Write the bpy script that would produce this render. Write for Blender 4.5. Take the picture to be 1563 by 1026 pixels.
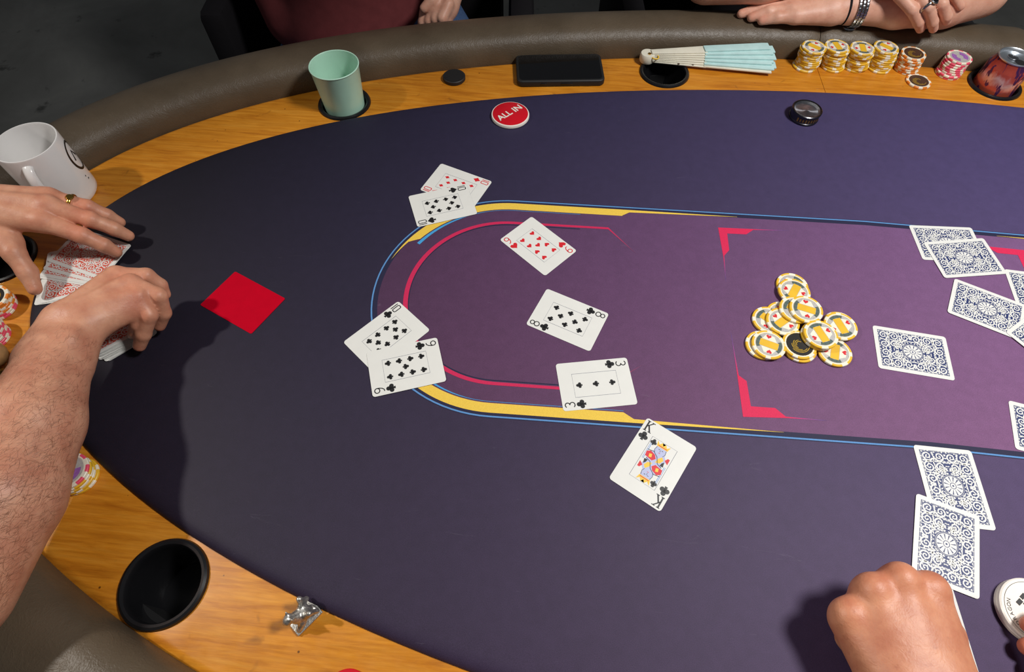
import bpy, bmesh, math, random
import numpy as np
from mathutils import Vector, Matrix
for o in list(bpy.data.objects): bpy.data.objects.remove(o)
SC = bpy.context.scene
COL = SC.collection
PI = math.pi
TZ = 0.76                      # height of the playing surface above the floor
R_ = random.Random(7)

# ------------------------------------------------------------------ camera
def make_camera():
    cam = bpy.data.cameras.new('camera'); co = bpy.data.objects.new('camera', cam); COL.objects.link(co)
    cam.sensor_fit = 'HORIZONTAL'; cam.sensor_width = 36.0; cam.lens = 36.0 * 886.83 / 1563.0
    cam.clip_start = 0.02; cam.clip_end = 60
    p, r = 1.01943, 0.009206
    f = Vector((0, math.cos(p), -math.sin(p))); rt = Vector((1, 0, 0)); up = rt.cross(f)
    r2 = rt * math.cos(r) + up * math.sin(r); u2 = -rt * math.sin(r) + up * math.cos(r)
    m = Matrix((r2, u2, -f)).transposed().to_4x4(); m.translation = Vector((0, 0, TZ + 0.6207))
    co.matrix_world = m
    SC.camera = co
make_camera()
SC.view_settings.view_transform = 'Standard'
SC.view_settings.look = 'None'
SC.view_settings.gamma = 1.0
SC.view_settings.use_curve_mapping = False
SC.view_settings.exposure = 0.0

# ------------------------------------------------------------------ world and lamps
W = bpy.data.worlds.new('room_air'); SC.world = W; W.use_nodes = True
W.node_tree.nodes['Background'].inputs[0].default_value = (0.92, 0.95, 1.0, 1)
W.node_tree.nodes['Background'].inputs[1].default_value = 0.075
def area(name, loc, target, size, power, color):
    l = bpy.data.lights.new(name, 'AREA'); l.shape = 'DISK'; l.size = size; l.energy = power; l.color = color
    o = bpy.data.objects.new(name, l); COL.objects.link(o); o.location = loc
    o.rotation_euler = (Vector(target) - Vector(loc)).to_track_quat('-Z', 'Y').to_euler()
    return o
area('table_lamp_light', (0.86, 0.30, TZ + 1.36), (0.62, 0.30, TZ), 0.30, 24.5, (1.0, 0.98, 0.96))
def spot(name, loc, target, cone, blend, radius, power, color):
    l = bpy.data.lights.new(name, 'SPOT'); l.spot_size = math.radians(cone); l.spot_blend = blend; l.shadow_soft_size = radius; l.energy = power; l.color = color
    o = bpy.data.objects.new(name, l); COL.objects.link(o); o.location = loc
    o.rotation_euler = (Vector(target) - Vector(loc)).to_track_quat('-Z', 'Y').to_euler(); return o
spot('ceiling_spot_light', (-1.55, 0.40, TZ + 1.55), (-0.28, 0.02, TZ), 60, 1.0, 0.05, 92, (1.0, 0.95, 0.88))

# ------------------------------------------------------------------ helpers
def link(name, me, mat=None, parent=None, loc=None, rz=0.0):
    o = bpy.data.objects.new(name, me); COL.objects.link(o)
    if mat is not None and me is not None and len(me.materials) == 0:
        for m in (mat if isinstance(mat, (list, tuple)) else [mat]): me.materials.append(m)
    if parent is not None: o.parent = parent
    if loc is not None: o.location = loc
    if rz: o.rotation_euler = (0, 0, rz)
    return o
def empty(name, loc=(0, 0, 0), rz=0.0):
    o = bpy.data.objects.new(name, None); COL.objects.link(o); o.location = loc; o.rotation_euler = (0, 0, rz)
    o.empty_display_size = 0.02
    return o
def tag(o, label, cat, group=None):
    o['label'] = label; o['category'] = cat
    if group: o['group'] = group
    return o
def mesh(name, verts, faces, smooth=False):
    me = bpy.data.meshes.new(name); me.from_pydata([tuple(v) for v in verts], [], [tuple(f) for f in faces]); me.update()
    if smooth: me.shade_smooth()
    return me
def smooth_angle(me, deg=35):
    me.shade_smooth()
    try: me.set_sharp_from_angle(angle=math.radians(deg))
    except Exception: pass
    return me
def lathe(name, prof, n=48, closed=False, cap=True):
    """prof: list of (r, z) from the bottom axis outwards; r = 0 gives a pole."""
    v, f, rings = [], [], []
    for r, z in prof:
        if r < 1e-7: rings.append([len(v)]); v.append((0, 0, z))
        else:
            rings.append(list(range(len(v), len(v) + n)))
            v += [(r * math.cos(2 * PI * i / n), r * math.sin(2 * PI * i / n), z) for i in range(n)]
    for a, b in zip(rings[:-1], rings[1:]):
        for i in range(n):
            j = (i + 1) % n
            if len(a) == 1 and len(b) == 1: continue
            if len(a) == 1: f.append((a[0], b[j], b[i]))
            elif len(b) == 1: f.append((a[i], a[j], b[0]))
            else: f.append((a[i], a[j], b[j], b[i]))
    return smooth_angle(mesh(name, v, f))
def poly(name, pts, z=0.0):
    """one flat polygon (may be concave)"""
    bm = bmesh.new(); vs = [bm.verts.new((p[0], p[1], z)) for p in pts]
    fc = bm.faces.new(vs); fc.normal_update()
    if fc.normal.z < 0: fc.normal_flip()
    bmesh.ops.triangulate(bm, faces=bm.faces[:])
    me = bpy.data.meshes.new(name); bm.to_mesh(me); bm.free(); return me
class Flat:
    """collects flat print shapes into one mesh"""
    def __init__(s): s.v = []; s.f = []
    def poly(s, pts, z=0.0):
        k = len(s.v); s.v += [(p[0], p[1], z) for p in pts]
        a = sum(pts[i][0] * pts[(i + 1) % len(pts)][1] - pts[(i + 1) % len(pts)][0] * pts[i][1] for i in range(len(pts)))
        idx = list(range(k, k + len(pts)))
        s.f.append(idx if a > 0 else idx[::-1])
    def stroke(s, pts, w, z=0.0, closed=False):
        n = len(pts); L, Rr = [], []
        for i, p in enumerate(pts):
            a = pts[(i - 1) % n] if (closed or i > 0) else p; b = pts[(i + 1) % n] if (closed or i < n - 1) else p
            dx, dy = b[0] - a[0], b[1] - a[1]; d = math.hypot(dx, dy) or 1
            ww = (w(i / (n - 1)) if callable(w) else w) / 2
            L.append((p[0] - dy / d * ww, p[1] + dx / d * ww, z)); Rr.append((p[0] + dy / d * ww, p[1] - dx / d * ww, z))
        k = len(s.v); s.v += L + Rr
        for i in range(n if closed else n - 1):
            j = (i + 1) % n
            s.f.append((k + n + i, k + n + j, k + j, k + i))
    def arc(s, cx, cy, rx, ry, a0, a1, w, n=18, z=0.0):
        s.stroke([(cx + rx * math.cos(math.radians(a0 + (a1 - a0) * i / n)), cy + ry * math.sin(math.radians(a0 + (a1 - a0) * i / n))) for i in range(n + 1)], w, z)
    def add(s, other, dx=0, dy=0, rot=0.0, sc=1.0, dz=0.0):
        c, t = math.cos(rot), math.sin(rot); k = len(s.v)
        s.v += [(dx + sc * (c * x - t * y), dy + sc * (t * x + c * y), z + dz) for x, y, z in other.v]
        s.f += [[i + k for i in f] for f in other.f]
    def build(s, name):
        bm = bmesh.new(); vs = [bm.verts.new(v) for v in s.v]; bm.verts.ensure_lookup_table()
        for f in s.f:
            try: bm.faces.new([vs[i] for i in f])
            except Exception: pass
        bmesh.ops.triangulate(bm, faces=[f for f in bm.faces if len(f.verts) > 4])
        me = bpy.data.meshes.new(name); bm.to_mesh(me); bm.free(); return me
def box_bm(bm, sx, sy, sz, c=(0, 0, 0), rot=None):
    r = bmesh.ops.create_cube(bm, size=1.0)['verts']
    m = Matrix.Translation(Vector(c)) @ (rot.to_4x4() if rot else Matrix.Identity(4)) @ Matrix.Diagonal((sx, sy, sz, 1))
    bmesh.ops.transform(bm, matrix=m, verts=r); return r
def box(name, sx, sy, sz, c=(0, 0, 0), bev=0.0, seg=2, rot=None):
    bm = bmesh.new(); box_bm(bm, sx, sy, sz, c, rot)
    if bev: bmesh.ops.bevel(bm, geom=bm.edges[:] , offset=bev, segments=seg, affect='EDGES', profile=0.5)
    me = bpy.data.meshes.new(name); bm.to_mesh(me); bm.free(); return smooth_angle(me, 40)
def rounded_rect(w, h, r, n=5):
    p = []
    for cx, cy, a in ((w / 2 - r, h / 2 - r, 0), (-w / 2 + r, h / 2 - r, 90), (-w / 2 + r, -h / 2 + r, 180), (w / 2 - r, -h / 2 + r, 270)):
        for i in range(n + 1):
            t = math.radians(a + 90 * i / n); p.append((cx + r * math.cos(t), cy + r * math.sin(t)))
    return p
def slab(name, pts, z0, z1, bev=0.0):
    n = len(pts); v = [(x, y, z0) for x, y in pts] + [(x, y, z1) for x, y in pts]
    f = [list(range(n))[::-1], list(range(n, 2 * n))] + [(i, (i + 1) % n, n + (i + 1) % n, n + i) for i in range(n)]
    me = mesh(name, v, f)
    if bev:
        bm = bmesh.new(); bm.from_mesh(me)
        ed = [e for e in bm.edges if abs(e.verts[0].co.z - e.verts[1].co.z) < 1e-6]
        bmesh.ops.bevel(bm, geom=ed, offset=bev, segments=3, affect='EDGES', profile=0.5); bm.to_mesh(me); bm.free()
    return smooth_angle(me, 40)
def torus(name, R, r, n=40, m=12, sq=1.0):
    v = [((R + r * math.cos(2 * PI * j / m)) * math.cos(2 * PI * i / n), (R + r * math.cos(2 * PI * j / m)) * math.sin(2 * PI * i / n), sq * r * math.sin(2 * PI * j / m)) for i in range(n) for j in range(m)]
    f = [(i * m + j, ((i + 1) % n) * m + j, ((i + 1) % n) * m + (j + 1) % m, i * m + (j + 1) % m) for i in range(n) for j in range(m)]
    return mesh(name, v, f, True)
def text_mesh(name, s, size, align='CENTER', space=1.0, extrude=0.0, bold=0.0):
    c = bpy.data.curves.new(name, 'FONT'); c.body = s; c.size = size; c.align_x = align; c.align_y = 'CENTER'; c.space_character = space
    c.extrude = extrude; c.offset = bold; c.resolution_u = 3
    o = bpy.data.objects.new(name, c); COL.objects.link(o)
    bpy.context.view_layer.update()
    me = bpy.data.meshes.new_from_object(o.evaluated_get(bpy.context.evaluated_depsgraph_get()))
    bpy.data.objects.remove(o); bpy.data.curves.remove(c); me.name = name; return me
def boolean_cut(me, cutters):
    o = bpy.data.objects.new('tmp', me); COL.objects.link(o); tmp = []
    for c in cutters:
        co = bpy.data.objects.new('tmpc', c); COL.objects.link(co); tmp.append(co)
        m = o.modifiers.new('b', 'BOOLEAN'); m.operation = 'DIFFERENCE'; m.object = co; m.solver = 'EXACT'
    bpy.context.view_layer.update()
    r = bpy.data.meshes.new_from_object(o.evaluated_get(bpy.context.evaluated_depsgraph_get()))
    for t in tmp + [o]: bpy.data.objects.remove(t)
    return r

# ------------------------------------------------------------------ materials
def srgb(r, g, b):
    f = lambda c: (c / 12.92 if c <= 0.04045 else ((c + 0.055) / 1.055) ** 2.4)
    return (f(r / 255), f(g / 255), f(b / 255), 1)
class NT:
    def __init__(s, name):
        s.m = bpy.data.materials.new(name); s.m.use_nodes = True; s.t = s.m.node_tree; s.b = s.t.nodes['Principled BSDF']
    def n(s, typ, **kw):
        x = s.t.nodes.new(typ)
        for k, v in kw.items():
            if k in x.inputs.keys(): x.inputs[k].default_value = v
            else: setattr(x, k, v)
        return x
    def l(s, a, b): s.t.links.new(a, b)
    def coord(s, scale=(1, 1, 1), which='Object', rot=(0, 0, 0)):
        c = s.n('ShaderNodeTexCoord'); m = s.n('ShaderNodeMapping'); m.inputs['Scale'].default_value = scale; m.inputs['Rotation'].default_value = rot
        s.l(c.outputs[which], m.inputs[0]); return m.outputs[0]
    def noise(s, co, scale, detail=4, rough=0.55, dist=0.0):
        x = s.n('ShaderNodeTexNoise'); x.inputs['Scale'].default_value = scale; x.inputs['Detail'].default_value = detail; x.inputs['Roughness'].default_value = rough; x.inputs['Distortion'].default_value = dist
        s.l(co, x.inputs['Vector']); return x.outputs[0]
    def ramp(s, fac, stops, interp='LINEAR'):
        x = s.n('ShaderNodeValToRGB'); x.color_ramp.interpolation = interp
        while len(x.color_ramp.elements) < len(stops): x.color_ramp.elements.new(0.5)
        for e, (p, c) in zip(x.color_ramp.elements, stops): e.position = p; e.color = c
        s.l(fac, x.inputs[0]); return x.outputs[0]
    def mix(s, fac, a, b, mode='MIX'):
        x = s.n('ShaderNodeMix'); x.data_type = 'RGBA'; x.blend_type = mode
        for v, i in ((fac, 0), (a, 6), (b, 7)):
            if hasattr(v, 'links'): s.l(v, x.inputs[i])
            else: x.inputs[i].default_value = v
        return x.outputs[2]
    def bump(s, h, strength=0.3, dist=0.001, prev=None):
        x = s.n('ShaderNodeBump'); x.inputs['Strength'].default_value = strength; x.inputs['Distance'].default_value = dist
        s.l(h, x.inputs['Height'])
        if prev is not None: s.l(prev, x.inputs['Normal'])
        return x.outputs[0]
    def set(s, **kw):
        for k, v in kw.items():
            k = k.replace('_', ' ')
            if hasattr(v, 'links'): s.l(v, s.b.inputs[k])
            else: s.b.inputs[k].default_value = v
        return s
def plain(name, rgb, rough=0.5, metal=0.0, spec=0.5, coat=0.0, var=0.05, vscale=60, bump=0.0, bscale=400):
    t = NT(name); co = t.coord(); c = srgb(*rgb)
    f = t.noise(co, vscale, 3)
    d = tuple(x * (1 - var) for x in c[:3]) + (1,); e = tuple(min(1, x * (1 + var)) for x in c[:3]) + (1,)
    t.set(Base_Color=t.ramp(f, [(0.3, d), (0.7, e)]), Roughness=rough, Metallic=metal, Specular_IOR_Level=spec, Coat_Weight=coat)
    if bump: t.set(Normal=t.bump(t.noise(co, bscale, 2), bump, 0.0003))
    return t.m
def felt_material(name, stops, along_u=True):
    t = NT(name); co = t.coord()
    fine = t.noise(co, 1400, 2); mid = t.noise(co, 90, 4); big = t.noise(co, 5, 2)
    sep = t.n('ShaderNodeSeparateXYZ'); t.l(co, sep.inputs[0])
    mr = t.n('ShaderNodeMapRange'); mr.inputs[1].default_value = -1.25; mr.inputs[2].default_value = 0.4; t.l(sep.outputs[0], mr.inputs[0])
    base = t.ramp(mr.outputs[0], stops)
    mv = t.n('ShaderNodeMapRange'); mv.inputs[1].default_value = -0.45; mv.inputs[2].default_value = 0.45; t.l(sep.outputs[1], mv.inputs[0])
    base = t.mix(1.0, base, t.ramp(mv.outputs[0], [(0.0, (1.24, 1.03, 0.98, 1)), (1.0, (0.86, 0.95, 1.04, 1))]), 'MULTIPLY')  # lamp sheen put into the colour: near side lighter and warmer, far side bluer
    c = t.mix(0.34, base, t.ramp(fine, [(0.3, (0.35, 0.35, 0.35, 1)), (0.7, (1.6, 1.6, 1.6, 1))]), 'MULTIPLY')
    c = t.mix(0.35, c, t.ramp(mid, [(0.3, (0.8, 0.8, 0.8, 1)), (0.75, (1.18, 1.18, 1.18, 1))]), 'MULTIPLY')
    # faint pale scuffs
    sc = t.noise(t.coord((1, 5, 1), rot=(0, 0, 0.9)), 18, 6, 0.7, 1.2)
    scf = t.ramp(sc, [(0.66, (0, 0, 0, 1)), (0.74, (0.10, 0.10, 0.10, 1))])
    c = t.mix(scf, c, (0.3, 0.28, 0.34, 1))
    t.set(Base_Color=c, Roughness=0.62, Specular_IOR_Level=0.28)
    t.set(Normal=t.bump(fine, 0.25, 0.0004))
    return t.m
M = {}
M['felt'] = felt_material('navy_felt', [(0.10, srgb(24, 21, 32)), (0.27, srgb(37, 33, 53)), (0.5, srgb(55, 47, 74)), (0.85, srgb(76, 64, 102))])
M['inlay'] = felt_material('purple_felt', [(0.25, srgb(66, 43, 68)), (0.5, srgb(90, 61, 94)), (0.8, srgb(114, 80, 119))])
def vcol_material(name, rough=0.65):
    t = NT(name); a = t.n('ShaderNodeAttribute'); a.attribute_name = 'col'
    fine = t.noise(t.coord(), 1400, 2)
    t.set(Base_Color=t.mix(0.25, a.outputs[0], t.ramp(fine, [(0.3, (0.5, 0.5, 0.5, 1)), (0.7, (1.4, 1.4, 1.4, 1))]), 'MULTIPLY'), Roughness=rough, Specular_IOR_Level=0.3)
    return t.m
M['print'] = vcol_material('printed_colour')
def wood_material():
    t = NT('varnished_maple')
    co = t.coord((1, 1, 1))
    gr = t.noise(t.coord((6, 55, 55)), 2.2, 8, 0.62, 0.6)
    fine = t.noise(t.coord((14, 260, 260)), 1.5, 5, 0.6)
    big = t.noise(co, 5, 4, 0.5)
    c = t.ramp(gr, [(0.25, srgb(178, 106, 22)), (0.5, srgb(208, 136, 36)), (0.78, srgb(224, 158, 58))])
    c = t.mix(0.5, c, t.ramp(fine, [(0.3, (0.66, 0.6, 0.52, 1)), (0.65, (1.1, 1.1, 1.1, 1))]), 'MULTIPLY')
    c = t.mix(0.6, c, t.ramp(big, [(0.3, (0.80, 0.70, 0.55, 1)), (0.7, (1.12, 1.10, 1.05, 1))]), 'MULTIPLY')
    k = t.ramp(t.noise(co, 26, 3, 0.6, 0.8), [(0.66, (0, 0, 0, 1)), (0.76, (0.55, 0.55, 0.55, 1))])
    c = t.mix(k, c, srgb(96, 48, 16))
    dots = t.n('ShaderNodeTexVoronoi'); dots.inputs['Scale'].default_value = 42; t.l(co, dots.inputs['Vector'])
    c = t.mix(t.ramp(dots.outputs[0], [(0.035, (0.8, 0.8, 0.8, 1)), (0.06, (0, 0, 0, 1))]), c, srgb(60, 30, 12))
    t.set(Base_Color=c, Roughness=t.ramp(t.noise(co, 60, 4), [(0.3, (0.30, 0.30, 0.30, 1)), (0.8, (0.46, 0.46, 0.46, 1))]), Specular_IOR_Level=0.45)
    t.set(Normal=t.bump(gr, 0.12, 0.0006))
    return t.m
M['wood'] = wood_material()
def vinyl_material():
    t = NT('brown_vinyl'); co = t.coord()
    v = t.n('ShaderNodeTexVoronoi'); v.inputs['Scale'].default_value = 520; t.l(co, v.inputs['Vector'])
    warp = t.noise(t.coord(), 62, 4, 0.6, 1.4)
    ridge = t.ramp(warp, [(0.44, (0, 0, 0, 1)), (0.5, (1, 1, 1, 1)), (0.56, (0, 0, 0, 1))])
    n1 = t.bump(v.outputs[0], 0.22, 0.0006)
    n2 = t.bump(ridge, 0.20, 0.0008, n1)
    c = t.ramp(t.noise(co, 12, 5), [(0.3, srgb(78, 66, 51)), (0.7, srgb(94, 81, 65))])
    t.set(Base_Color=c, Roughness=0.46, Specular_IOR_Level=0.45, Normal=n2)
    return t.m
M['vinyl'] = vinyl_material()
def floor_material():
    t = NT('dark_concrete'); co = t.coord()
    c = t.ramp(t.noise(co, 2.2, 6, 0.6, 0.4), [(0.25, srgb(100, 100, 96)), (0.55, srgb(128, 128, 124)), (0.8, srgb(152, 152, 146))])
    c = t.mix(t.ramp(t.noise(co, 9, 4, 0.6), [(0.64, (0, 0, 0, 1)), (0.72, (0.7, 0.7, 0.7, 1))]), c, srgb(52, 52, 50))
    c = t.mix(t.ramp(t.noise(co, 22, 3, 0.6), [(0.74, (0, 0, 0, 1)), (0.78, (0.6, 0.6, 0.6, 1))]), c, srgb(150, 150, 148))
    t.set(Base_Color=c, Roughness=0.8, Specular_IOR_Level=0.25)
    return t.m
M['floor'] = floor_material()
def skin_material(name, rgb, rgb2, mott=0.5):
    t = NT(name); co = t.coord()
    a = t.n('ShaderNodeAttribute'); a.attribute_name = 'col'
    c = t.ramp(t.noise(co, 38, 5, 0.6), [(0.3, srgb(*rgb2)), (0.68, srgb(*rgb))])
    c = t.mix(1.0, c, a.outputs[0], 'MULTIPLY')
    sp = t.ramp(t.noise(co, 170, 3, 0.6), [(0.62, (0, 0, 0, 1)), (0.75, (0.35 * mott, 0.35 * mott, 0.35 * mott, 1))])
    c = t.mix(sp, c, srgb(150, 84, 62))
    v = t.n('ShaderNodeTexVoronoi'); v.inputs['Scale'].default_value = 620; t.l(co, v.inputs['Vector'])
    n1 = t.bump(v.outputs[0], 0.16, 0.0004)
    n2 = t.bump(t.noise(t.coord((1, 1, 1)), 120, 5, 0.6, 0.8), 0.32, 0.0013, n1)
    t.set(Base_Color=c, Roughness=0.46, Specular_IOR_Level=0.42, Subsurface_Weight=0.12, Subsurface_Radius=(0.008, 0.003, 0.0015), Normal=n2)
    t.b.inputs['Subsurface Scale'].default_value = 0.5
    return t.m
M['skin_dealer'] = skin_material('tanned_skin', (214, 158, 128), (188, 124, 98))
M['skin_old'] = skin_material('ruddy_skin', (208, 146, 112), (180, 112, 84), 1.0)
M['skin_pale'] = skin_material('pale_skin', (226, 176, 152), (206, 148, 124), 0.3)
M['white_plastic'] = plain('card_white', (219, 219, 214), 0.42, var=0.015, spec=0.4)
M['ink_black'] = plain('black_ink', (26, 26, 28), 0.45)
M['ink_red'] = plain('red_ink', (206, 34, 44), 0.45)
M['ink_line'] = plain('grey_blue_ink', (92, 98, 116), 0.45)
M['ink_blue'] = plain('blue_card_ink', (34, 48, 98), 0.42, var=0.03)
M['ink_redback'] = plain('red_card_ink', (206, 78, 58), 0.42, var=0.03)
M['ink_yellow'] = plain('yellow_ink', (232, 190, 60), 0.45)
M['ink_lilac'] = plain('lilac_ink', (176, 182, 214), 0.45)
M['ink_sky'] = plain('sky_blue_ink', (112, 150, 206), 0.45)
M['red_card'] = plain('red_cut_card', (184, 0, 31), 0.7, var=0.04, spec=0.06)
M['chip_yellow'] = plain('chip_yellow', (224, 178, 46), 0.38, var=0.06)
M['chip_white'] = plain('chip_white', (232, 226, 206), 0.38, var=0.05)
M['chip_orange'] = plain('chip_orange', (226, 132, 44), 0.38)
M['chip_pink'] = plain('chip_pink', (232, 84, 112), 0.38)
M['chip_black'] = plain('chip_black', (32, 30, 28), 0.35)
M['chip_silver'] = plain('chip_silver', (206, 204, 200), 0.28, metal=0.35, var=0.12, vscale=300)
M['chip_dark'] = plain('chip_grey_green', (84, 98, 92), 0.35, var=0.3, vscale=500)
M['chip_brown'] = plain('chip_brown', (74, 52, 40), 0.35, var=0.3, vscale=400)
M['chip_purple'] = plain('chip_violet', (150, 96, 168), 0.35, var=0.2, vscale=300)
M['chip_gold'] = plain('chip_gold', (206, 168, 60), 0.3, metal=0.5, var=0.2, vscale=300)
M['black_plastic'] = plain('black_plastic', (22, 22, 24), 0.26, spec=0.5)
M['black_matte'] = plain('black_matte', (24, 24, 25), 0.55)
M['rubber'] = plain('black_rubber', (30, 27, 27), 0.6)
M['screen'] = plain('phone_glass', (6, 6, 8), 0.08, spec=0.6)
M['mint'] = plain('mint_enamel', (186, 228, 206), 0.34, var=0.02, coat=0.15)
M['mug'] = plain('white_ceramic', (232, 230, 228), 0.18, var=0.01, coat=0.3)
M['button_red'] = plain('button_red', (200, 16, 34), 0.3)
M['button_white'] = plain('button_white', (238, 232, 222), 0.34, var=0.03)
M['chrome'] = plain('polished_steel', (170, 172, 176), 0.22, metal=1.0)
_t = NT('brushed_dish'); _tg = _t.n('ShaderNodeTangent'); _tg.direction_type = 'RADIAL'; _tg.axis = 'Z'; _t.l(_tg.outputs[0], _t.b.inputs['Tangent'])
_t.set(Base_Color=_t.ramp(_t.noise(_t.coord((1, 1, 1)), 200, 2), [(0.3, srgb(150, 152, 158)), (0.7, srgb(180, 182, 188))]), Metallic=1.0, Roughness=0.32, Anisotropic=0.9)
M['dish'] = _t.m
M['dark_steel'] = plain('dark_steel', (84, 84, 88), 0.25, metal=1.0)
M['pewter'] = plain('pewter', (190, 188, 182), 0.42, metal=0.9, var=0.35, vscale=420, bump=0.9, bscale=700)
M['gold'] = plain('gold', (214, 170, 84), 0.22, metal=1.0)
M['aluminium'] = plain('aluminium', (214, 220, 226), 0.36, metal=1.0)
M['bone'] = plain('ivory_sticks', (226, 222, 204), 0.4, var=0.05)
M['fan_cloth'] = plain('pale_aqua_cloth', (186, 220, 218), 0.6, var=0.06)
M['maroon'] = plain('maroon_jersey', (112, 52, 54), 0.85, spec=0.2, var=0.12, vscale=40, bump=0.3, bscale=900)
M['black_cloth'] = plain('black_cloth', (26, 24, 27), 0.85, spec=0.2, bump=0.3, bscale=900)
M['grey_cloth'] = plain('charcoal_cloth', (58, 58, 64), 0.85, spec=0.2, bump=0.3, bscale=900)
M['denim'] = plain('blue_denim', (74, 100, 142), 0.85, spec=0.2, var=0.2, vscale=220, bump=0.4, bscale=900)
M['hair_dark'] = plain('dark_hair', (60, 44, 34), 0.55)
M['hair_grey'] = plain('grey_hair', (150, 145, 140), 0.55)
M['arm_hair'] = plain('arm_hair_brown', (126, 84, 60), 0.5)
M['ball_wood'] = plain('turned_wood', (176, 132, 86), 0.35, var=0.15, vscale=120)
M['stone_black'] = plain('black_stone', (10, 10, 12), 0.1)
def can_material():
    t = NT('printed_can'); co = t.coord()
    sep = t.n('ShaderNodeSeparateXYZ'); t.l(co, sep.inputs[0])
    w = t.noise(t.coord((18, 18, 10)), 1.6, 4, 0.6, 1.5)
    add = t.n('ShaderNodeMath'); add.operation = 'MULTIPLY_ADD'; add.inputs[1].default_value = 0.05; t.l(w, add.inputs[0]); t.l(sep.outputs[2], add.inputs[2])
    mr = t.n('ShaderNodeMapRange'); mr.inputs[1].default_value = 0.02; mr.inputs[2].default_value = 0.155; t.l(add.outputs[0], mr.inputs[0])
    c = t.ramp(mr.outputs[0], [(0.0, srgb(214, 84, 36)), (0.50, srgb(216, 92, 40)), (0.60, srgb(196, 96, 88)), (0.70, srgb(230, 190, 186)), (0.78, srgb(206, 92, 76)), (0.9, srgb(180, 72, 60))])
    sw = t.ramp(t.noise(t.coord((26, 26, 9), rot=(0.5, 0.3, 0)), 1.3, 3, 0.5, 2.2), [(0.50, (0, 0, 0, 1)), (0.53, (1, 1, 1, 1)), (0.62, (1, 1, 1, 1)), (0.66, (0, 0, 0, 1))])
    c = t.mix(sw, c, srgb(84, 44, 92))
    t.set(Base_Color=c, Roughness=0.28, Metallic=0.45, Specular_IOR_Level=0.5)
    return t.m
M['can'] = can_material()

# ------------------------------------------------------------------ room
fl = link('floor', box('floor', 9, 9, 0.04, (0, 0, -0.02)), M['floor'], None, (0.2, 1.0, 0)); fl['kind'] = 'structure'

# ------------------------------------------------------------------ table
TA, TB = 1.2208, 0.4862
T_ROT, T_C = -0.08714, (0.58173, 0.39107)
table = empty('poker_table', (T_C[0], T_C[1], 0), T_ROT)
tag(table, 'oval poker table with dark purple printed cloth, varnished wood ring and padded brown rail', 'table')
def t2w(u, v):
    c, s = math.cos(T_ROT), math.sin(T_ROT); return (T_C[0] + c * u - s * v, T_C[1] + s * u + c * v)
def w2t(x, y):
    c, s = math.cos(T_ROT), math.sin(T_ROT); x -= T_C[0]; y -= T_C[1]; return (c * x + s * y, -s * x + c * y)
def ell(th, d=0.0):
    x, y = TA * math.cos(th), TB * math.sin(th); nx, ny = math.cos(th) / TA, math.sin(th) / TB; k = math.hypot(nx, ny)
    if d > 0: d -= 0.012 * (0.5 - 0.5 * math.sin(th)) * min(d / 0.09, 1.0)     # the near side of the ring is a little narrower
    return (x + nx / k * d, y + ny / k * d)
WOOD_Z = -0.010
WOOD_W = 0.103
def sweep(name, prof, th0, th1, n, closed=False, cap=True, swell=None):
    """prof: (offset, z) list swept round the ellipse between two angles"""
    m = len(prof); v, f = [], []
    for i in range(n if closed else n + 1):
        th = th0 + (th1 - th0) * i / n
        for d, z in prof:
            if swell: d, z = swell(i / n, d, z)
            x, y = ell(th, d); v.append((x, y, TZ + z))
    rows = n if closed else n + 1
    for i in range(n):
        a, b = i * m, ((i + 1) % rows) * m
        for j in range(m):
            k = (j + 1) % m
            f.append((a + j, b + j, b + k, a + k))
    if not closed and cap:
        f.append(list(range(m))[::-1][::-1]); f.append([n * m + j for j in range(m)][::-1])
    me = mesh(name, v, f)
    bm = bmesh.new(); bm.from_mesh(me); bmesh.ops.recalc_face_normals(bm, faces=bm.faces[:]); bm.to_mesh(me); bm.free()
    return me
# cloth playing surface with a padded round edge
def felt_mesh():
    prof = [(-0.5 * 0.02, 0.0)]
    offs = [(-0.30, 0), (-0.12, 0), (-0.040, 0.0), (-0.018, -0.0003), (-0.011, -0.0011), (-0.006, -0.0028), (-0.0025, -0.0052), (-0.0006, -0.0082), (0.0, -0.012), (0.0, -0.03)]
    n = 200; v, f = [(0, 0, TZ)], []
    for d, z in offs:
        for i in range(n):
            th = 2 * PI * i / n
            if d <= -0.12:
                k = 0.45 if d < -0.2 else 0.78
                x, y = TA * math.cos(th) * k, TB * math.sin(th) * k
            else: x, y = ell(th, d)
            v.append((x, y, TZ + z))
    for i in range(n): f.append((0, 1 + i, 1 + (i + 1) % n))
    for r in range(len(offs) - 1):
        for i in range(n):
            a = 1 + r * n; b = a + n; j = (i + 1) % n
            f.append((a + i, b + i, b + j, a + j))
    return smooth_angle(mesh('playing_cloth', v, f), 60)
felt = link('playing_cloth', felt_mesh(), M['felt'], table)
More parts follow.
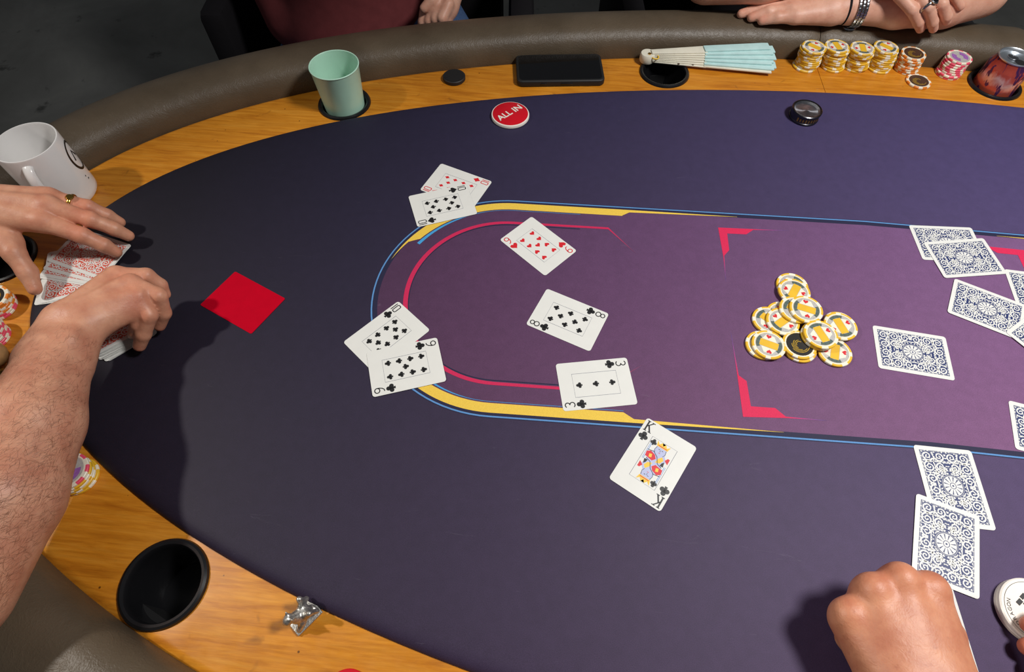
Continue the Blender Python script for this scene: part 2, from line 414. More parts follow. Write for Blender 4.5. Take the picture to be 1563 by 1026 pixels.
# cup holders: world positions
CUPS = {'near': (-0.348, 0.0915), 'mint': (-0.286, 0.845), 'fan': (0.265, 0.938), 'can': (0.838, 0.912), 'west': (-0.703, 0.505)}
def th_of_u(u, top=True):
    t = math.acos(max(-1, min(1, u / TA))); return t if top else -t
SEAM_U = -0.088
wprof = [(-0.006, WOOD_Z), (WOOD_W - 0.009, WOOD_Z), (WOOD_W - 0.004, WOOD_Z - 0.0012), (WOOD_W, WOOD_Z - 0.004), (WOOD_W, WOOD_Z - 0.028), (-0.006, WOOD_Z - 0.028)]
def cup_cutter(p):
    n = 40; x, y = w2t(*p); v, f = [], []
    for z in (TZ - 0.1, TZ + 0.05):
        v += [(x + 0.0405 * math.cos(2 * PI * i / n), y + 0.0405 * math.sin(2 * PI * i / n), z) for i in range(n)]
    f = [list(range(n))[::-1], list(range(n, 2 * n))] + [(i, (i + 1) % n, n + (i + 1) % n, n + i) for i in range(n)]
    return mesh('cut', v, f)
gap = 0.0003
segs = [(th_of_u(SEAM_U) + gap, 2 * PI - th_of_u(SEAM_U) - gap, 110), (-th_of_u(SEAM_U) + gap, th_of_u(SEAM_U) - gap, 110)]
for a, b, n in segs:
    me = boolean_cut(sweep('wood_board', wprof, a, b, n), [cup_cutter(p) for p in CUPS.values()])
    link('wood_board', smooth_angle(me, 30), M['wood'], table)
# padded rail
rail_prof = []
for d, z in [(0.1035, -0.030), (0.1025, -0.008), (0.1035, 0.006), (0.107, 0.017), (0.113, 0.0255), (0.122, 0.0312), (0.134, 0.0345), (0.150, 0.0350), (0.168, 0.0325), (0.186, 0.0265), (0.201, 0.0165), (0.211, 0.003), (0.216, -0.014), (0.214, -0.032), (0.204, -0.045), (0.185, -0.050), (0.120, -0.045)]:
    rail_prof.append((d, z))
def pinch(t, d, z):
    e = min(t, 1 - t); k = max(0.0, 1 - e / 0.006)
    return (d + (0.155 - d) * 0.05 * k * k, z - 0.0035 * k * k if z > 0 else z)
cuts = [th_of_u(0.262), th_of_u(SEAM_U), 2 * PI - th_of_u(SEAM_U) , 2 * PI - th_of_u(0.262), 2 * PI + th_of_u(0.262)]
for a, b in zip(cuts[:-1], cuts[1:]):
    a += 0.0004; b -= 0.0004
    L = abs(b - a)
    def pin(t, d, z, L=L):
        e = min(t, 1 - t) * L; k = max(0.0, 1 - e / 0.012)
        return (d + (0.155 - d) * 0.04 * k * k, z - 0.004 * k * k if z > 0 else z)
    n = max(40, int(L / 0.012))
    link('rail_cushion', smooth_angle(sweep('rail_cushion', rail_prof, a, b, n, swell=pin), 50), M['vinyl'], table)
# under-structure
link('apron', sweep('apron', [(0.085, -0.038), (0.10, -0.038), (0.10, -0.13), (0.085, -0.13)], 0, 2 * PI, 120, closed=True), M['black_matte'], table)
link('table_deck', sweep('table_deck', [(-0.30, -0.031), (-0.004, -0.031), (-0.004, -0.05), (-0.30, -0.05)], 0, 2 * PI, 120, closed=True), M['black_matte'], table)
for s in (-0.55, 0.55):
    link('pedestal', lathe('pedestal', [(0, 0), (0.24, 0), (0.24, 0.03), (0.08, 0.06), (0.06, 0.12), (0.06, 0.62), (0.16, 0.70), (0.16, 0.712), (0, 0.712)], 32), M['black_matte'], table, (s, 0, 0))
# cup holders
cup_prof = [(0.0, -0.078), (0.0325, -0.078), (0.0335, -0.076), (0.0358, -0.014), (0.0364, WOOD_Z + 0.0012), (0.0378, WOOD_Z + 0.0034), (0.0405, WOOD_Z + 0.0042), (0.0430, WOOD_Z + 0.0030), (0.0442, WOOD_Z + 0.0002), (0.0405, WOOD_Z), (0.0398, -0.07), (0.036, -0.0805), (0, -0.0805)]
cup_me = lathe('cup_holder', cup_prof, 56)
for k, p in CUPS.items():
    u, v = w2t(*p); link('cup_holder', cup_me, M['black_plastic'], table, (u, v, TZ))

# ---- printed pattern on the cloth
UC, SLOPE, UMID = -0.595, 0.02, -0.095
def pat(kind, a, R):
    """kind 't' top straight at u=a, 'b' bottom straight, 'a' arc angle in degrees"""
    if kind == 'a':
        t = math.radians(a); u, v = UC + R * math.cos(t), R * math.sin(t)
    else: u, v = a, (R if kind == 't' else -R)
    return (u, v + SLOPE * (u - UC))
def path(segs):
    out = []
    for k, a0, a1, n in segs:
        out += [(k, a0 + (a1 - a0) * i / n) for i in range(n + 1)]
    return out
def vprint(name, quads, z, mirror=True):
    """quads: list of (polygon points, colours); one object, and its mirror image as another"""
    for m in ((False, True) if mirror else (False,)):
        v, f, c, seen = [], [], [], {}
        for pts, cols in quads:
            P = [(2 * UMID - x, y) for x, y in pts] if m else pts
            a = sum(P[i][0] * P[(i + 1) % len(P)][1] - P[(i + 1) % len(P)][0] * P[i][1] for i in range(len(P)))
            idx = []
            for i, (x, y) in enumerate(P):
                k = (round(x, 6), round(y, 6))
                if k not in seen: seen[k] = len(v); v.append((x, y, TZ + z)); c.append(cols[i] if len(cols) > 1 else cols[0])
                if seen[k] not in idx: idx.append(seen[k])
            if len(idx) > 2: f.append(idx if a > 0 else idx[::-1])
        me = mesh(name, v, f)
        at = me.color_attributes.new('col', 'FLOAT_COLOR', 'POINT')
        for i, cc in enumerate(c): at.data[i].color = cc
        link(name, me, M['print'], felt)
def strip(pth, Ro, Ri, col):
    q = []; n = len(pth)
    g = lambda F, i: F(i / (n - 1), pth[i]) if callable(F) else F
    h = lambda i: (col(i / (n - 1), pth[i]) if callable(col) else col)
    for i in range(n - 1):
        A, B = pth[i], pth[i + 1]
        q.append(([pat(*A, g(Ro, i)), pat(*B, g(Ro, i + 1)), pat(*B, g(Ri, i + 1)), pat(*A, g(Ri, i))], [h(i), h(i + 1), h(i + 1), h(i)]))
    return q
ring = path([('t', UMID, UC, 20), ('a', 90, 270, 48), ('b', UC, UMID, 20)])
# purple field inside the line
def inlay_mesh():
    L = [pat(*p, 0.1695) for p in ring]
    pts = L + [(2 * UMID - x, y) for x, y in L[::-1]]
    n = len(L); v, f = [], []
    for x, y in L: v.append((x, y, TZ + 0.00012))
    for x, y in L: v.append((2 * UMID - x, y, TZ + 0.00012))
    # fan by pairing top and bottom points
    for i in range(n // 2): 
        a, b, c, d = i, i + 1, n - 2 - i, n - 1 - i
        f.append((a, b, c, d) if b < c else (a, b, d)); f.append((n + a, n + d, n + c, n + b) if b < c else (n + a, n + d, n + b))
    me = mesh('purple_field', v, f)
    bm = bmesh.new(); bm.from_mesh(me); bmesh.ops.recalc_face_normals(bm, faces=bm.faces[:])
    for q in bm.faces:
        q.normal_update()
        if q.normal.z < 0: q.normal_flip()
    bm.to_mesh(me); bm.free(); return me
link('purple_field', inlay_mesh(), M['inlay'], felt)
cBLUE, cNAVY, cYEL, cPINK, cCYAN = srgb(88, 138, 192), srgb(34, 34, 62), srgb(226, 190, 74), srgb(194, 36, 82), srgb(66, 152, 208)
cPURP = srgb(96, 70, 102); cDB = srgb(70, 90, 170); cMARK = srgb(206, 36, 80)
vprint('navy_edge', strip(ring, 0.1732, 0.1640, cNAVY), 0.00020)
vprint('blue_line', strip(ring, 0.1722, 0.1703, cBLUE), 0.00030)
def lin(a, b): return lambda t, p: a + (b - a) * t
yel = []
yel += strip(path([('t', -0.2755, -0.430, 4)]), lin(0.1655, 0.1665), lin(0.1652, 0.1618), cYEL)
yel += strip(path([('t', -0.430, -0.440, 1)]), 0.1665, lin(0.1618, 0.1550), cYEL)
yel += strip(path([('t', -0.440, UC, 4), ('a', 90, 145, 16)]), 0.1665, 0.1542, cYEL)
yel += strip(path([('a', 145, 150, 3)]), 0.1665, lin(0.1542, 0.1635), cYEL)
yel += strip(path([('a', 150, 163, 6)]), 0.1665, lin(0.1635, 0.1665), cYEL)
vprint('yellow_band', yel, 0.00034); yel = []
yel += strip(path([('a', 198, 212, 6)]), 0.1665, lin(0.1665, 0.1635), cYEL)
yel += strip(path([('a', 212, 217, 3)]), 0.1665, lin(0.1635, 0.1542), cYEL)
yel += strip(path([('a', 217, 270, 16), ('b', UC, -0.440, 4)]), 0.1665, 0.1542, cYEL)
yel += strip(path([('b', -0.440, -0.428, 1)]), 0.1665, lin(0.1542, 0.1618), cYEL)
yel += strip(path([('b', -0.428, -0.258, 4)]), lin(0.1665, 0.1650), lin(0.1618, 0.1648), cYEL)
vprint('yellow_band', yel, 0.00034)
cy = strip(path([('a', 148, 90, 16), ('t', UC, -0.50, 3)]), 0.1525, lambda t, p: 0.1478 + 0.0042 * min(1, t * 1.7), cCYAN)
vprint('cyan_line', cy, 0.00034)
cy = strip(path([('a', 212, 270, 16), ('b', UC, -0.44, 3)]), 0.1525, lambda t, p: 0.1478 + 0.0042 * min(1, t * 1.5), cCYAN)
vprint('cyan_line', cy, 0.00034)
pk = strip(path([('t', -0.460, UC, 5), ('a', 90, 270, 48), ('b', UC, -0.470, 5)]), lambda t, p: 0.1305 + 0.0004 * math.sin(t * PI), lambda t, p: 0.1270 - 0.0022 * math.sin(t * PI), cPINK)
A_, B_ = pk[0][0][0], pk[0][0][3]; pk.append(([A_, (-0.418, 0.085), B_], [cPINK, cPURP, cPINK]))
A_, B_ = pk[-2][0][1], pk[-2][0][2]; pk.append(([A_, (-0.411, -0.0815), B_], [cPINK, cPURP, cPINK]))
nv = strip(path([('t', -0.50, UC, 5), ('a', 90, 270, 48), ('b', UC, -0.50, 5)]), 0.1252, 0.1236, cNAVY)
vprint('navy_shadow_line', nv, 0.00030)
vprint('pink_band', pk, 0.00034)
mk = []
mk.append(([(-0.3047, 0.1485), (-0.2929, 0.1385), (-0.2931, 0.1081), (-0.3023, 0.0955)], [cMARK]))
mk.append(([(-0.3047, 0.1485), (-0.2538, 0.1505), (-0.2662, 0.1395), (-0.2929, 0.1385)], [cMARK]))
mk.append(([(-0.2538, 0.1505), (-0.205, 0.1527), (-0.2555, 0.1489)], [cMARK, cDB, cMARK]))
mk.append(([(-0.3023, 0.0955), (-0.3030, 0.050), (-0.3010, 0.0973)], [cMARK, cDB, cMARK]))
vprint('corner_mark', mk, 0.00034); mk = []
mk.append(([(-0.3022, -0.1433), (-0.2915, -0.1289), (-0.2927, -0.0958), (-0.3030, -0.0875)], [cMARK]))
mk.append(([(-0.3022, -0.1433), (-0.2510, -0.1399), (-0.2635, -0.1283), (-0.2915, -0.1289)], [cMARK]))
mk.append(([(-0.2510, -0.1399), (-0.204, -0.1386), (-0.2528, -0.1382)], [cMARK, cDB, cMARK]))
mk.append(([(-0.3030, -0.0875), (-0.3046, -0.0252), (-0.3013, -0.0888)], [cMARK, cDB, cMARK]))
vprint('corner_mark', mk, 0.00034)

# ------------------------------------------------------------------ playing cards
CW, CH, CT = 0.063, 0.088, 0.00032
card_me = slab('card_blank', rounded_rect(CW, CH, 0.0035), 0, CT)
def sh_club():
    f = Flat(); c = lambda x, y, r: f.poly([(x + r * math.cos(2 * PI * i / 14), y + r * math.sin(2 * PI * i / 14)) for i in range(14)])
    c(0, 0.26, 0.25); c(-0.25, -0.08, 0.25); c(0.25, -0.08, 0.25)
    f.poly([(-0.11, 0.15), (-0.11, -0.1), (0.11, -0.1), (0.11, 0.15)]); f.poly([(-0.05, 0), (-0.16, -0.5), (0.16, -0.5), (0.05, 0)]); return f
def sh_heart():
    f = Flat(); p = []
    for i in range(24):
        t = 2 * PI * i / 24; p.append((0.5 * math.sin(t) ** 3, 0.03 + (13 * math.cos(t) - 5 * math.cos(2 * t) - 2 * math.cos(3 * t) - math.cos(4 * t)) / 32))
    f.poly(p); return f
def sh_diamond():
    f = Flat(); p = []
    for i in range(4):
        a = [(0, 0.52), (-0.40, 0), (0, -0.52), (0.40, 0)]; A, B = a[i], a[(i + 1) % 4]
        for k in range(5):
            t = k / 5; m = 0.07 * math.sin(PI * t); p.append(((A[0] + (B[0] - A[0]) * t) * (1 - m), (A[1] + (B[1] - A[1]) * t) * (1 - m)))
    f.poly(p); return f
def sh_spade():
    f = Flat(); p = []
    for i in range(24):
        t = 2 * PI * i / 24; p.append((0.48 * math.sin(t) ** 3, 0.08 - (13 * math.cos(t) - 5 * math.cos(2 * t) - 2 * math.cos(3 * t) - math.cos(4 * t)) / 34))
    f.poly(p); f.poly([(-0.04, 0.0), (-0.16, -0.52), (0.16, -0.52), (0.04, 0.0)]); return f
SUIT = {'club': (sh_club, 'ink_black'), 'spade': (sh_spade, 'ink_black'), 'heart': (sh_heart, 'ink_red'), 'diamond': (sh_diamond, 'ink_red')}
pip_mesh = {}
for s, (fn, mt) in SUIT.items():
    f = Flat(); f.add(fn(), sc=0.0076); pip_mesh[s] = f.build('pip_' + s); pip_mesh[s].materials.append(M[mt])
    f = Flat(); f.add(fn(), sc=0.0112); pip_mesh[s + 'L'] = f.build('corner_pip_' + s); pip_mesh[s + 'L'].materials.append(M[mt])
def glyph(ch):
    f = Flat(); w = 0.0011
    if ch == '9':
        f.arc(0, 0.0024, 0.0027, 0.0026, 0, 360, w); f.stroke([(0.0027, 0.0024), (0.0026, 0.0), (0.0018, -0.0028), (0.0002, -0.0048), (-0.0018, -0.0050)], w)
    elif ch == '8':
        f.arc(0, 0.0027, 0.0024, 0.0023, 0, 360, w); f.arc(0, -0.0025, 0.0029, 0.0028, 0, 360, w)
    elif ch == '3':
        f.arc(0, 0.0025, 0.0025, 0.0024, 150, -90, w); f.arc(0, -0.0024, 0.0028, 0.0026, 90, -150, w)
    elif ch == '10':
        f.stroke([(-0.0035, -0.005), (-0.0035, 0.005)], w)
        f.stroke([(x + 0.0008, y) for x, y in rounded_rect(0.0042, 0.0096, 0.0014, 3)], w, closed=True)
    elif ch == 'K':
        w = 0.0016
        f.stroke([(-0.0022, -0.0055), (-0.0022, 0.0055)], w); f.stroke([(-0.002, -0.0005), (0.0026, 0.0052)], w * 0.7); f.stroke([(-0.0006, 0.0012), (0.003, -0.0052)], w)
        for x, y in ((-0.0022, 0.0055), (-0.0022, -0.0055), (0.0027, 0.0055), (0.0029, -0.0055)): f.stroke([(x - 0.0017, y), (x + 0.0017, y)], 0.0009)
    return f
glyph_me = {}
def glyph_mesh(ch, mt):
    if (ch, mt) not in glyph_me:
        g_ = Flat(); g_.add(glyph(ch), sc=1.16); me = g_.build('index_' + ch); me.materials.append(M[mt]); glyph_me[(ch, mt)] = me
    return glyph_me[(ch, mt)]
fr = Flat(); fr.stroke([(0.0155, 0.027), (-0.0155, 0.027), (-0.0155, -0.027), (0.0155, -0.027)], 0.00045, closed=True)
frame_me = fr.build('frame_line'); frame_me.materials.append(M['ink_line'])
ROWS = {'3': [(0, 20), (0, 0), (0, -20)],
        '8': [(-9.5, 20), (9.5, 20), (-9.5, 0), (9.5, 0), (-9.5, -20), (9.5, -20), (0, 10), (0, -10)],
        '9': [(-9.5, 20.5), (9.5, 20.5), (-9.5, 7), (9.5, 7), (-9.5, -7), (9.5, -7), (-9.5, -20.5), (9.5, -20.5), (0, 0)],
        '10': [(-9.5, 20.5), (9.5, 20.5), (-9.5, 7), (9.5, 7), (-9.5, -7), (9.5, -7), (-9.5, -20.5), (9.5, -20.5), (0, 13.8), (0, -13.8)]}
PZ = CT + 0.00006
def card(x, y, rot, z, label, group='cards lying on the cloth'):
    c = empty('playing_card', (x, y, TZ + z), rot); tag(c, label, 'card', group)
    link('card_blank', card_me, M['white_plastic'], c); return c
def face_card(x, y, rot, z, rank, suit, label):
    c = card(x, y, rot, z, label); mt = SUIT[suit][1]
    link('frame_line', frame_me, None, c, (0, 0, PZ))
    for px, py in ROWS.get(rank, []):
        o = link('pip', pip_mesh[suit], None, c, (px * 0.001, py * 0.001, PZ))
        if py < 0: o.rotation_euler = (0, 0, PI)
    for s in (1, -1):
        for nm, me, gx, gy in (('corner_index', glyph_mesh(rank, mt), -0.0245, 0.0350), ('corner_pip', pip_mesh[suit + 'L'], -0.0245, 0.0215)):
            o = link(nm, me, None, c, (gx * s, gy * s, PZ))
            if s < 0: o.rotation_euler = (0, 0, PI)
    return c
FZ = 0.0005     # cards lie just above the printed cloth
face_card(0.0350, 0.5295, 0.7789, FZ, '9', 'heart', 'nine of hearts lying alone on the purple field')
face_card(-0.0850, 0.6431, 1.1222, FZ, '10', 'diamond', 'ten of diamonds half covered by the ten of spades')
face_card(-0.1026, 0.6034, -2.8328 - PI / 2, FZ + 0.0006, '10', 'spade', 'ten of spades lying on top of the ten of diamonds')
face_card(-0.1565, 0.3795, 0.7967 - PI / 2, FZ, '10', 'club', 'ten of clubs half covered by the nine of clubs')
face_card(-0.1282, 0.3362, 0.2570 - PI / 2, FZ + 0.0006, '9', 'club', 'nine of clubs overlapping the ten of clubs')
face_card(0.0709, 0.4075, 1.1100, FZ, '8', 'club', 'eight of clubs lying alone in the middle of the purple field')
face_card(0.1006, 0.3155, 1.6854, FZ, '3', 'club', 'three of clubs lying across the pink printed band')
kc = face_card(0.1578, 0.2184, 0.9592 - PI / 2, FZ, 'K', 'club', 'king of clubs with a coloured court picture')
def king_art(c):
    parts = {'ink_yellow': Flat(), 'ink_red': Flat(), 'ink_lilac': Flat(), 'ink_black': Flat(), 'ink_sky': Flat()}
    mm = 0.001
    def P(k, pts, z=0.0): parts[k].poly([(x * mm, y * mm) for x, y in pts], z)
    def S(k, pts, w, z=0.0): parts[k].stroke([(x * mm, y * mm) for x, y in pts], w * mm, z)
    P('ink_lilac', [(-9, 2), (9, -2), (11, 8), (7, 13), (6, 20), (-6, 20), (-7, 12), (-12, 9)])
    P('ink_yellow', [(-6.5, 20), (6.5, 20), (8, 26.3), (4.5, 23), (2.2, 26.3), (0, 23), (-2.2, 26.3), (-4.5, 23), (-8, 26.3)], 0.00003)
    S('ink_red', [(-5.5, 21.4), (5.5, 21.4)], 0.9, 0.00006)
    P('ink_red', [(-12, 2.5), (-3, 1), (0, 5), (-3, 9), (-9, 11), (-13, 8)], 0.00004)
    P('ink_red', [(9, 9), (13.5, 6), (13.5, 13), (11, 13)], 0.00004)
    P('ink_yellow', [(1, 1), (6, 3), (8, 8), (5, 11), (2, 7)], 0.00005)
    P('ink_yellow', [(-8, 3), (-5, 4), (-6, 8), (-9, 7)], 0.00007)
    P('ink_black', [(7, 0.5), (11, 1), (9.5, 7), (7.5, 4)], 0.00004)
    S('ink_black', [(-13, 10.5), (-6, 12), (0, 8), (4, 1), (10, -1)], 0.7, 0.00008)
    S('ink_black', [(-5.5, 19.5), (-6.6, 15), (-5, 11.5)], 0.5, 0.00008); S('ink_black', [(5.5, 19.5), (6.4, 15), (5, 11.5)], 0.5, 0.00008)
    for x in (-2, 2): S('ink_black', [(x - 0.9, 17.2), (x + 0.9, 17.2)], 0.6, 0.00008)
    S('ink_black', [(0, 17), (-0.5, 15), (0.3, 14.8)], 0.4, 0.00008); S('ink_red', [(-1, 13.2), (1, 13.2)], 0.6, 0.00008)
    S('ink_sky', [(12.2, 2), (12.2, -20)], 0.7, 0.00002); S('ink_sky', [(13.6, 2), (13.6, -20)], 0.5, 0.00002)
    for k, f in parts.items():
        g = Flat(); g.add(f); g.add(f, rot=PI)
        link('court_picture', g.build('court_' + k), M[k], c, (0, 0, PZ))
    for s in (1, -1):
        o = link('pip', pip_mesh['club'], None, c, (-0.0112 * s, 0.0215 * s, PZ + 0.0001))
        if s < 0: o.rotation_euler = (0, 0, PI)
king_art(kc)
# card backs: blue or red panel with white scrollwork
def back_flats():
    panel = Flat(); panel.poly([(0.0265, 0.039), (-0.0265, 0.039), (-0.0265, -0.039), (0.0265, -0.039)])
    q = Flat()                                  # quarter pattern, x>0, y>0
    def spiral(cx, cy, r, a0, turns, sgn, w, n=26):
        pts = []
        for i in range(n + 1):
            t = i / n; a = a0 + sgn * turns * 2 * PI * t; rr = r * (1 - 0.86 * t); pts.append((cx + rr * math.cos(a), cy + rr * math.sin(a)))
        q.stroke(pts, lambda t: w * (1.15 - 0.5 * t)); 
        x, y = pts[-1]; q.poly([(x + 0.0009 * math.cos(k * PI / 3), y + 0.0009 * math.sin(k * PI / 3)) for k in range(6)], 0.00001)
    def leaf(x, y, a, L, wd):
        pts = [(0, 0), (L * 0.35, wd), (L * 0.75, wd * 0.7), (L, 0), (L * 0.7, -wd * 0.35), (L * 0.3, -wd * 0.3)]
        c, s = math.cos(a), math.sin(a); q.poly([(x + c * px - s * py, y + s * px + c * py) for px, py in pts], 0.00001)
    rr = random.Random(3)
    for cx, cy, r, a0, tn, sg in [(0.0195, 0.0325, 0.0058, 3.6, 1.6, 1), (0.0065, 0.0325, 0.0056, -0.3, 1.6, -1), (0.0195, 0.0200, 0.0062, 1.8, 1.7, -1), (0.0075, 0.0210, 0.0056, 3.4, 1.6, 1), (0.0195, 0.0065, 0.0060, 4.4, 1.6, 1), (0.0055, 0.0165, 0.0030, 0.4, 1.2, 1), (0.0125, 0.0120, 0.0030, 2.4, 1.2, -1)]:
        spiral(cx, cy, r, a0, tn, sg, 0.0015)
        for k in range(10):
            a = a0 + k * 0.63 + rr.uniform(-.2, .2); leaf(cx + r * 0.98 * math.cos(a), cy + r * 0.98 * math.sin(a), a + 0.6 * sg, rr.uniform(0.0022, 0.0036), 0.0010)
        for k in range(4):
            a = a0 + k * 1.6; leaf(cx + r * 0.5 * math.cos(a), cy + r * 0.5 * math.sin(a), a + 1.2 * sg, 0.0022, 0.0008)
    q.stroke([(0.0135, 0.0375), (0.0125, 0.030), (0.0140, 0.0255), (0.0128, 0.0150), (0.0150, 0.0060), (0.0150, 0.0)], 0.0010)
    q.stroke([(0.0, 0.0255), (0.0040, 0.0265), (0.0100, 0.0268), (0.0160, 0.0262), (0.0255, 0.0268)], 0.0009)
    q.stroke([(0.0255, 0.0138), (0.020, 0.0136), (0.0150, 0.0120)], 0.0009)
    full = Flat()
    for sx in (1, -1):
        for sy in (1, -1):
            g = Flat(); g.v = [(x * sx, y * sy, z) for x, y, z in q.v]; g.f = [f if sx * sy > 0 else list(f)[::-1] for f in q.f]; full.add(g)
    for _k in range(22):
        _a = 2 * PI * _k / 22; full.poly([(0.0128 * math.cos(_a) + 0.0008 * math.cos(_a + j * PI / 3), 0.0138 * math.sin(_a) + 0.0008 * math.sin(_a + j * PI / 3)) for j in range(6)], 0.00002)
    full.stroke([(0.0255, 0.038), (-0.0255, 0.038), (-0.0255, -0.038), (0.0255, -0.038)], 0.0004, closed=True)
    med = Flat()
    med.poly([(0.0112 * math.cos(2 * PI * i / 32), 0.0122 * math.sin(2 * PI * i / 32)) for i in range(32)], 0.00003)
    ringf = Flat()
    ringf.arc(0, 0, 0.0104, 0.0114, 0, 360, 0.0009, 40, 0.00006); ringf.arc(0, 0, 0.0030, 0.0033, 0, 360, 0.0007, 16, 0.00006)
    for k in range(12):
        a = 2 * PI * k / 12 + 0.26; c, s = math.cos(a), math.sin(a)
        ringf.stroke([(0.0040 * c, 0.0044 * s), (0.0092 * c, 0.0102 * s)], lambda t: 0.0003 + 0.0012 * t, 0.00006)
    ringf.poly([(0.0011 * math.cos(k * PI / 4), 0.0011 * math.sin(k * PI / 4)) for k in range(8)], 0.00006)
    return panel, full, med, ringf
_p, _s, _m, _r = back_flats()
BACK = {}
for nm, ink in (('blue', 'ink_blue'), ('red', 'ink_redback')):
    a = _p.build('back_panel'); a.materials.append(M[ink]); b = _s.build('scrollwork'); b.materials.append(M['white_plastic'])
    c = _m.build('medallion'); c.materials.append(M['white_plastic']); d = _r.build('medallion_petals'); d.materials.append(M[ink]); BACK[nm] = (a, b, c, d)
def back_card(x, y, rot, z, label, col='blue', group='blue backed cards face down on the cloth', tilt=None):
    c = card(x, y, rot, z, label, group)
    a, b, m, d = BACK[col]
    link('back_panel', a, None, c, (0, 0, CT + 0.00005)); link('scrollwork', b, None, c, (0, 0, CT + 0.0001))
    md = link('medallion', m, None, c, (0, 0, CT + 0.0001)); link('medallion_petals', d, None, md)
    if tilt: c.rotation_euler = (tilt[0], tilt[1], rot)
    return c
back_card(0.4954, 0.3631, 1.3808, FZ, 'blue backed card lying alone right of the chip pile')
back_card(0.6066, 0.5397, 1.5286, FZ, 'blue backed card below the pink corner mark, partly covered from the front')
back_card(0.6195, 0.5138, 1.6670, FZ + 0.0006, 'blue backed card lying on top of the farthest face-down card')
def corner_card(cx, cy, long_deg, z, label, side=-90):
    """a card placed by the corner where its long edge (direction long_deg) starts"""
    a, b = math.radians(long_deg), math.radians(long_deg + side)
    back_card(cx + CH / 2 * math.cos(a) + CW / 2 * math.cos(b), cy + CH / 2 * math.sin(a) + CW / 2 * math.sin(b), a - PI / 2, z, label)
corner_card(0.666, 0.495, -9, FZ, 'blue backed card under the pink corner mark, touching the corner of the far pair')
corner_card(0.592, 0.478, -29.5, FZ + 0.0006, 'blue backed slanting card between the far pair and the lone card')
corner_card(0.6226, 0.3933, 33, FZ + 0.0012, 'blue backed card lying over the corner of the slanting card')
corner_card(0.5854, 0.2987, -17, FZ, 'blue backed card cut off at the right, in front of the lone card')
back_card(0.4801, 0.1953, 1.4698 - PI / 2, FZ, 'blue backed card crossing the blue printed line, covered below by another')
corner_card(0.4397, 0.1002, -93, FZ, 'blue backed card under the fist, mostly hidden by the hand')
back_card(0.4490, 0.1343, 1.1780 - PI / 2, FZ + 0.0006, 'blue backed card touching the knuckles of the fist')
# red cut card
rc = link('cut_card', slab('cut_card', rounded_rect(CW, CH, 0.002), 0, 0.0006), M['red_card'], None, (-0.3494, 0.4299, TZ + FZ - 0.0004), 1.0531)
tag(rc, 'plain red plastic cut card lying on the dark cloth', 'card')
# cards being scrambled by the dealer
FAN = [(-0.5940, 0.4700, 11, 'lowest red backed card, one corner reaching the thumb of the ringed hand'), (-0.5925, 0.4722, 14, 'second lowest red backed card fanned beside the thumb of the ringed hand'), (-0.5915, 0.4745, 17, 'third lowest red backed card fanned beside the thumb of the ringed hand'),
       (-0.5800, 0.4870, 80, 'middle red backed card crosswise over the cards at the thumb'), (-0.5790, 0.4895, 79, 'red backed card just above the middle one of the crosswise cards'), (-0.5770, 0.4960, 74, 'red backed card directly under the topmost one beneath the ringed hand'), (-0.5750, 0.5055, 70, 'topmost red backed card under the fingertips of the ringed hand')]
for i, (x, y, a, lab) in enumerate(FAN):
    back_card(x, y, math.radians(a), FZ + i * 0.0006, lab, 'red', 'red backed cards under the left hand')
r2 = random.Random(11)
DECK_N = 30
dx, dy, da = -0.4965, 0.3925, math.radians(127)
for i in range(DECK_N):
    t = i / DECK_N
    c = empty('playing_card', (dx - 0.004 * t + r2.uniform(-.0012, .0012), dy + 0.004 * t + r2.uniform(-.0012, .0012), TZ + FZ + i * 0.00045), da - PI / 2 + r2.uniform(-.03, .03) + (0.06 if i < 4 else 0))
    tag(c, 'white edged card in the squared deck gripped under the bare hairy arm', 'card', 'cards of the deck under the right hand')
    link('card_blank', card_me, M['white_plastic'], c)
    if i == DECK_N - 1:
        a, b, m, d = BACK['red']; link('back_panel', a, None, c, (0, 0, CT + .00005)); link('scrollwork', b, None, c, (0, 0, CT + .0001))

# ------------------------------------------------------------------ poker chips
CR, CTH = 0.0207, 0.0034
def chip_rim(name, base, spot, nspots=6, duty=0.30, n=60):
    prof = [(CR * 0.72, 0.0), (CR - 0.0006, 0.0), (CR, 0.0006), (CR, CTH - 0.0006), (CR - 0.0006, CTH), (CR * 0.865, CTH), (CR * 0.80, CTH), (CR * 0.79, CTH - 0.0002)]
    v, f, mi = [], [], []
    for i in range(n):
        a = 2 * PI * i / n
        v += [(r * math.cos(a), r * math.sin(a), z) for r, z in prof]
    m = len(prof)
    for i in range(n):
        j = (i + 1) % n; ph = (i / n * nspots) % 1
        for k in range(m - 1):
            f.append((i * m + k, j * m + k, j * m + k + 1, i * m + k + 1))
            s = 1 if ph < duty else 0
            if k == 5: s = 1
            mi.append(s)
    f.append([i * m for i in range(n)][::-1]); mi.append(0)
    f.append([i * m + m - 1 for i in range(n)]); mi.append(1)
    me = mesh(name, v, f); me.materials.append(base); me.materials.append(spot)
    for p, k in zip(me.polygons, mi): p.material_index = k
    return smooth_angle(me, 40)
def disc(r, n=28, z=0.0):
    f = Flat(); f.poly([(r * math.cos(2 * PI * i / n), r * math.sin(2 * PI * i / n)) for i in range(n)], z); return f
RIM = {'yellow': chip_rim('rim_yellow', M['chip_yellow'], M['chip_white']), 'orange': chip_rim('rim_orange', M['chip_orange'], M['chip_white'], 8, 0.45),
       'pink': chip_rim('rim_pink', M['chip_pink'], M['chip_white'], 8, 0.42), 'white': chip_rim('rim_white', M['chip_white'], M['chip_yellow'], 8, 0.3)}
RI = CR * 0.785
def fb(F, name, mat): me = F.build(name); me.materials.append(M[mat]); return me
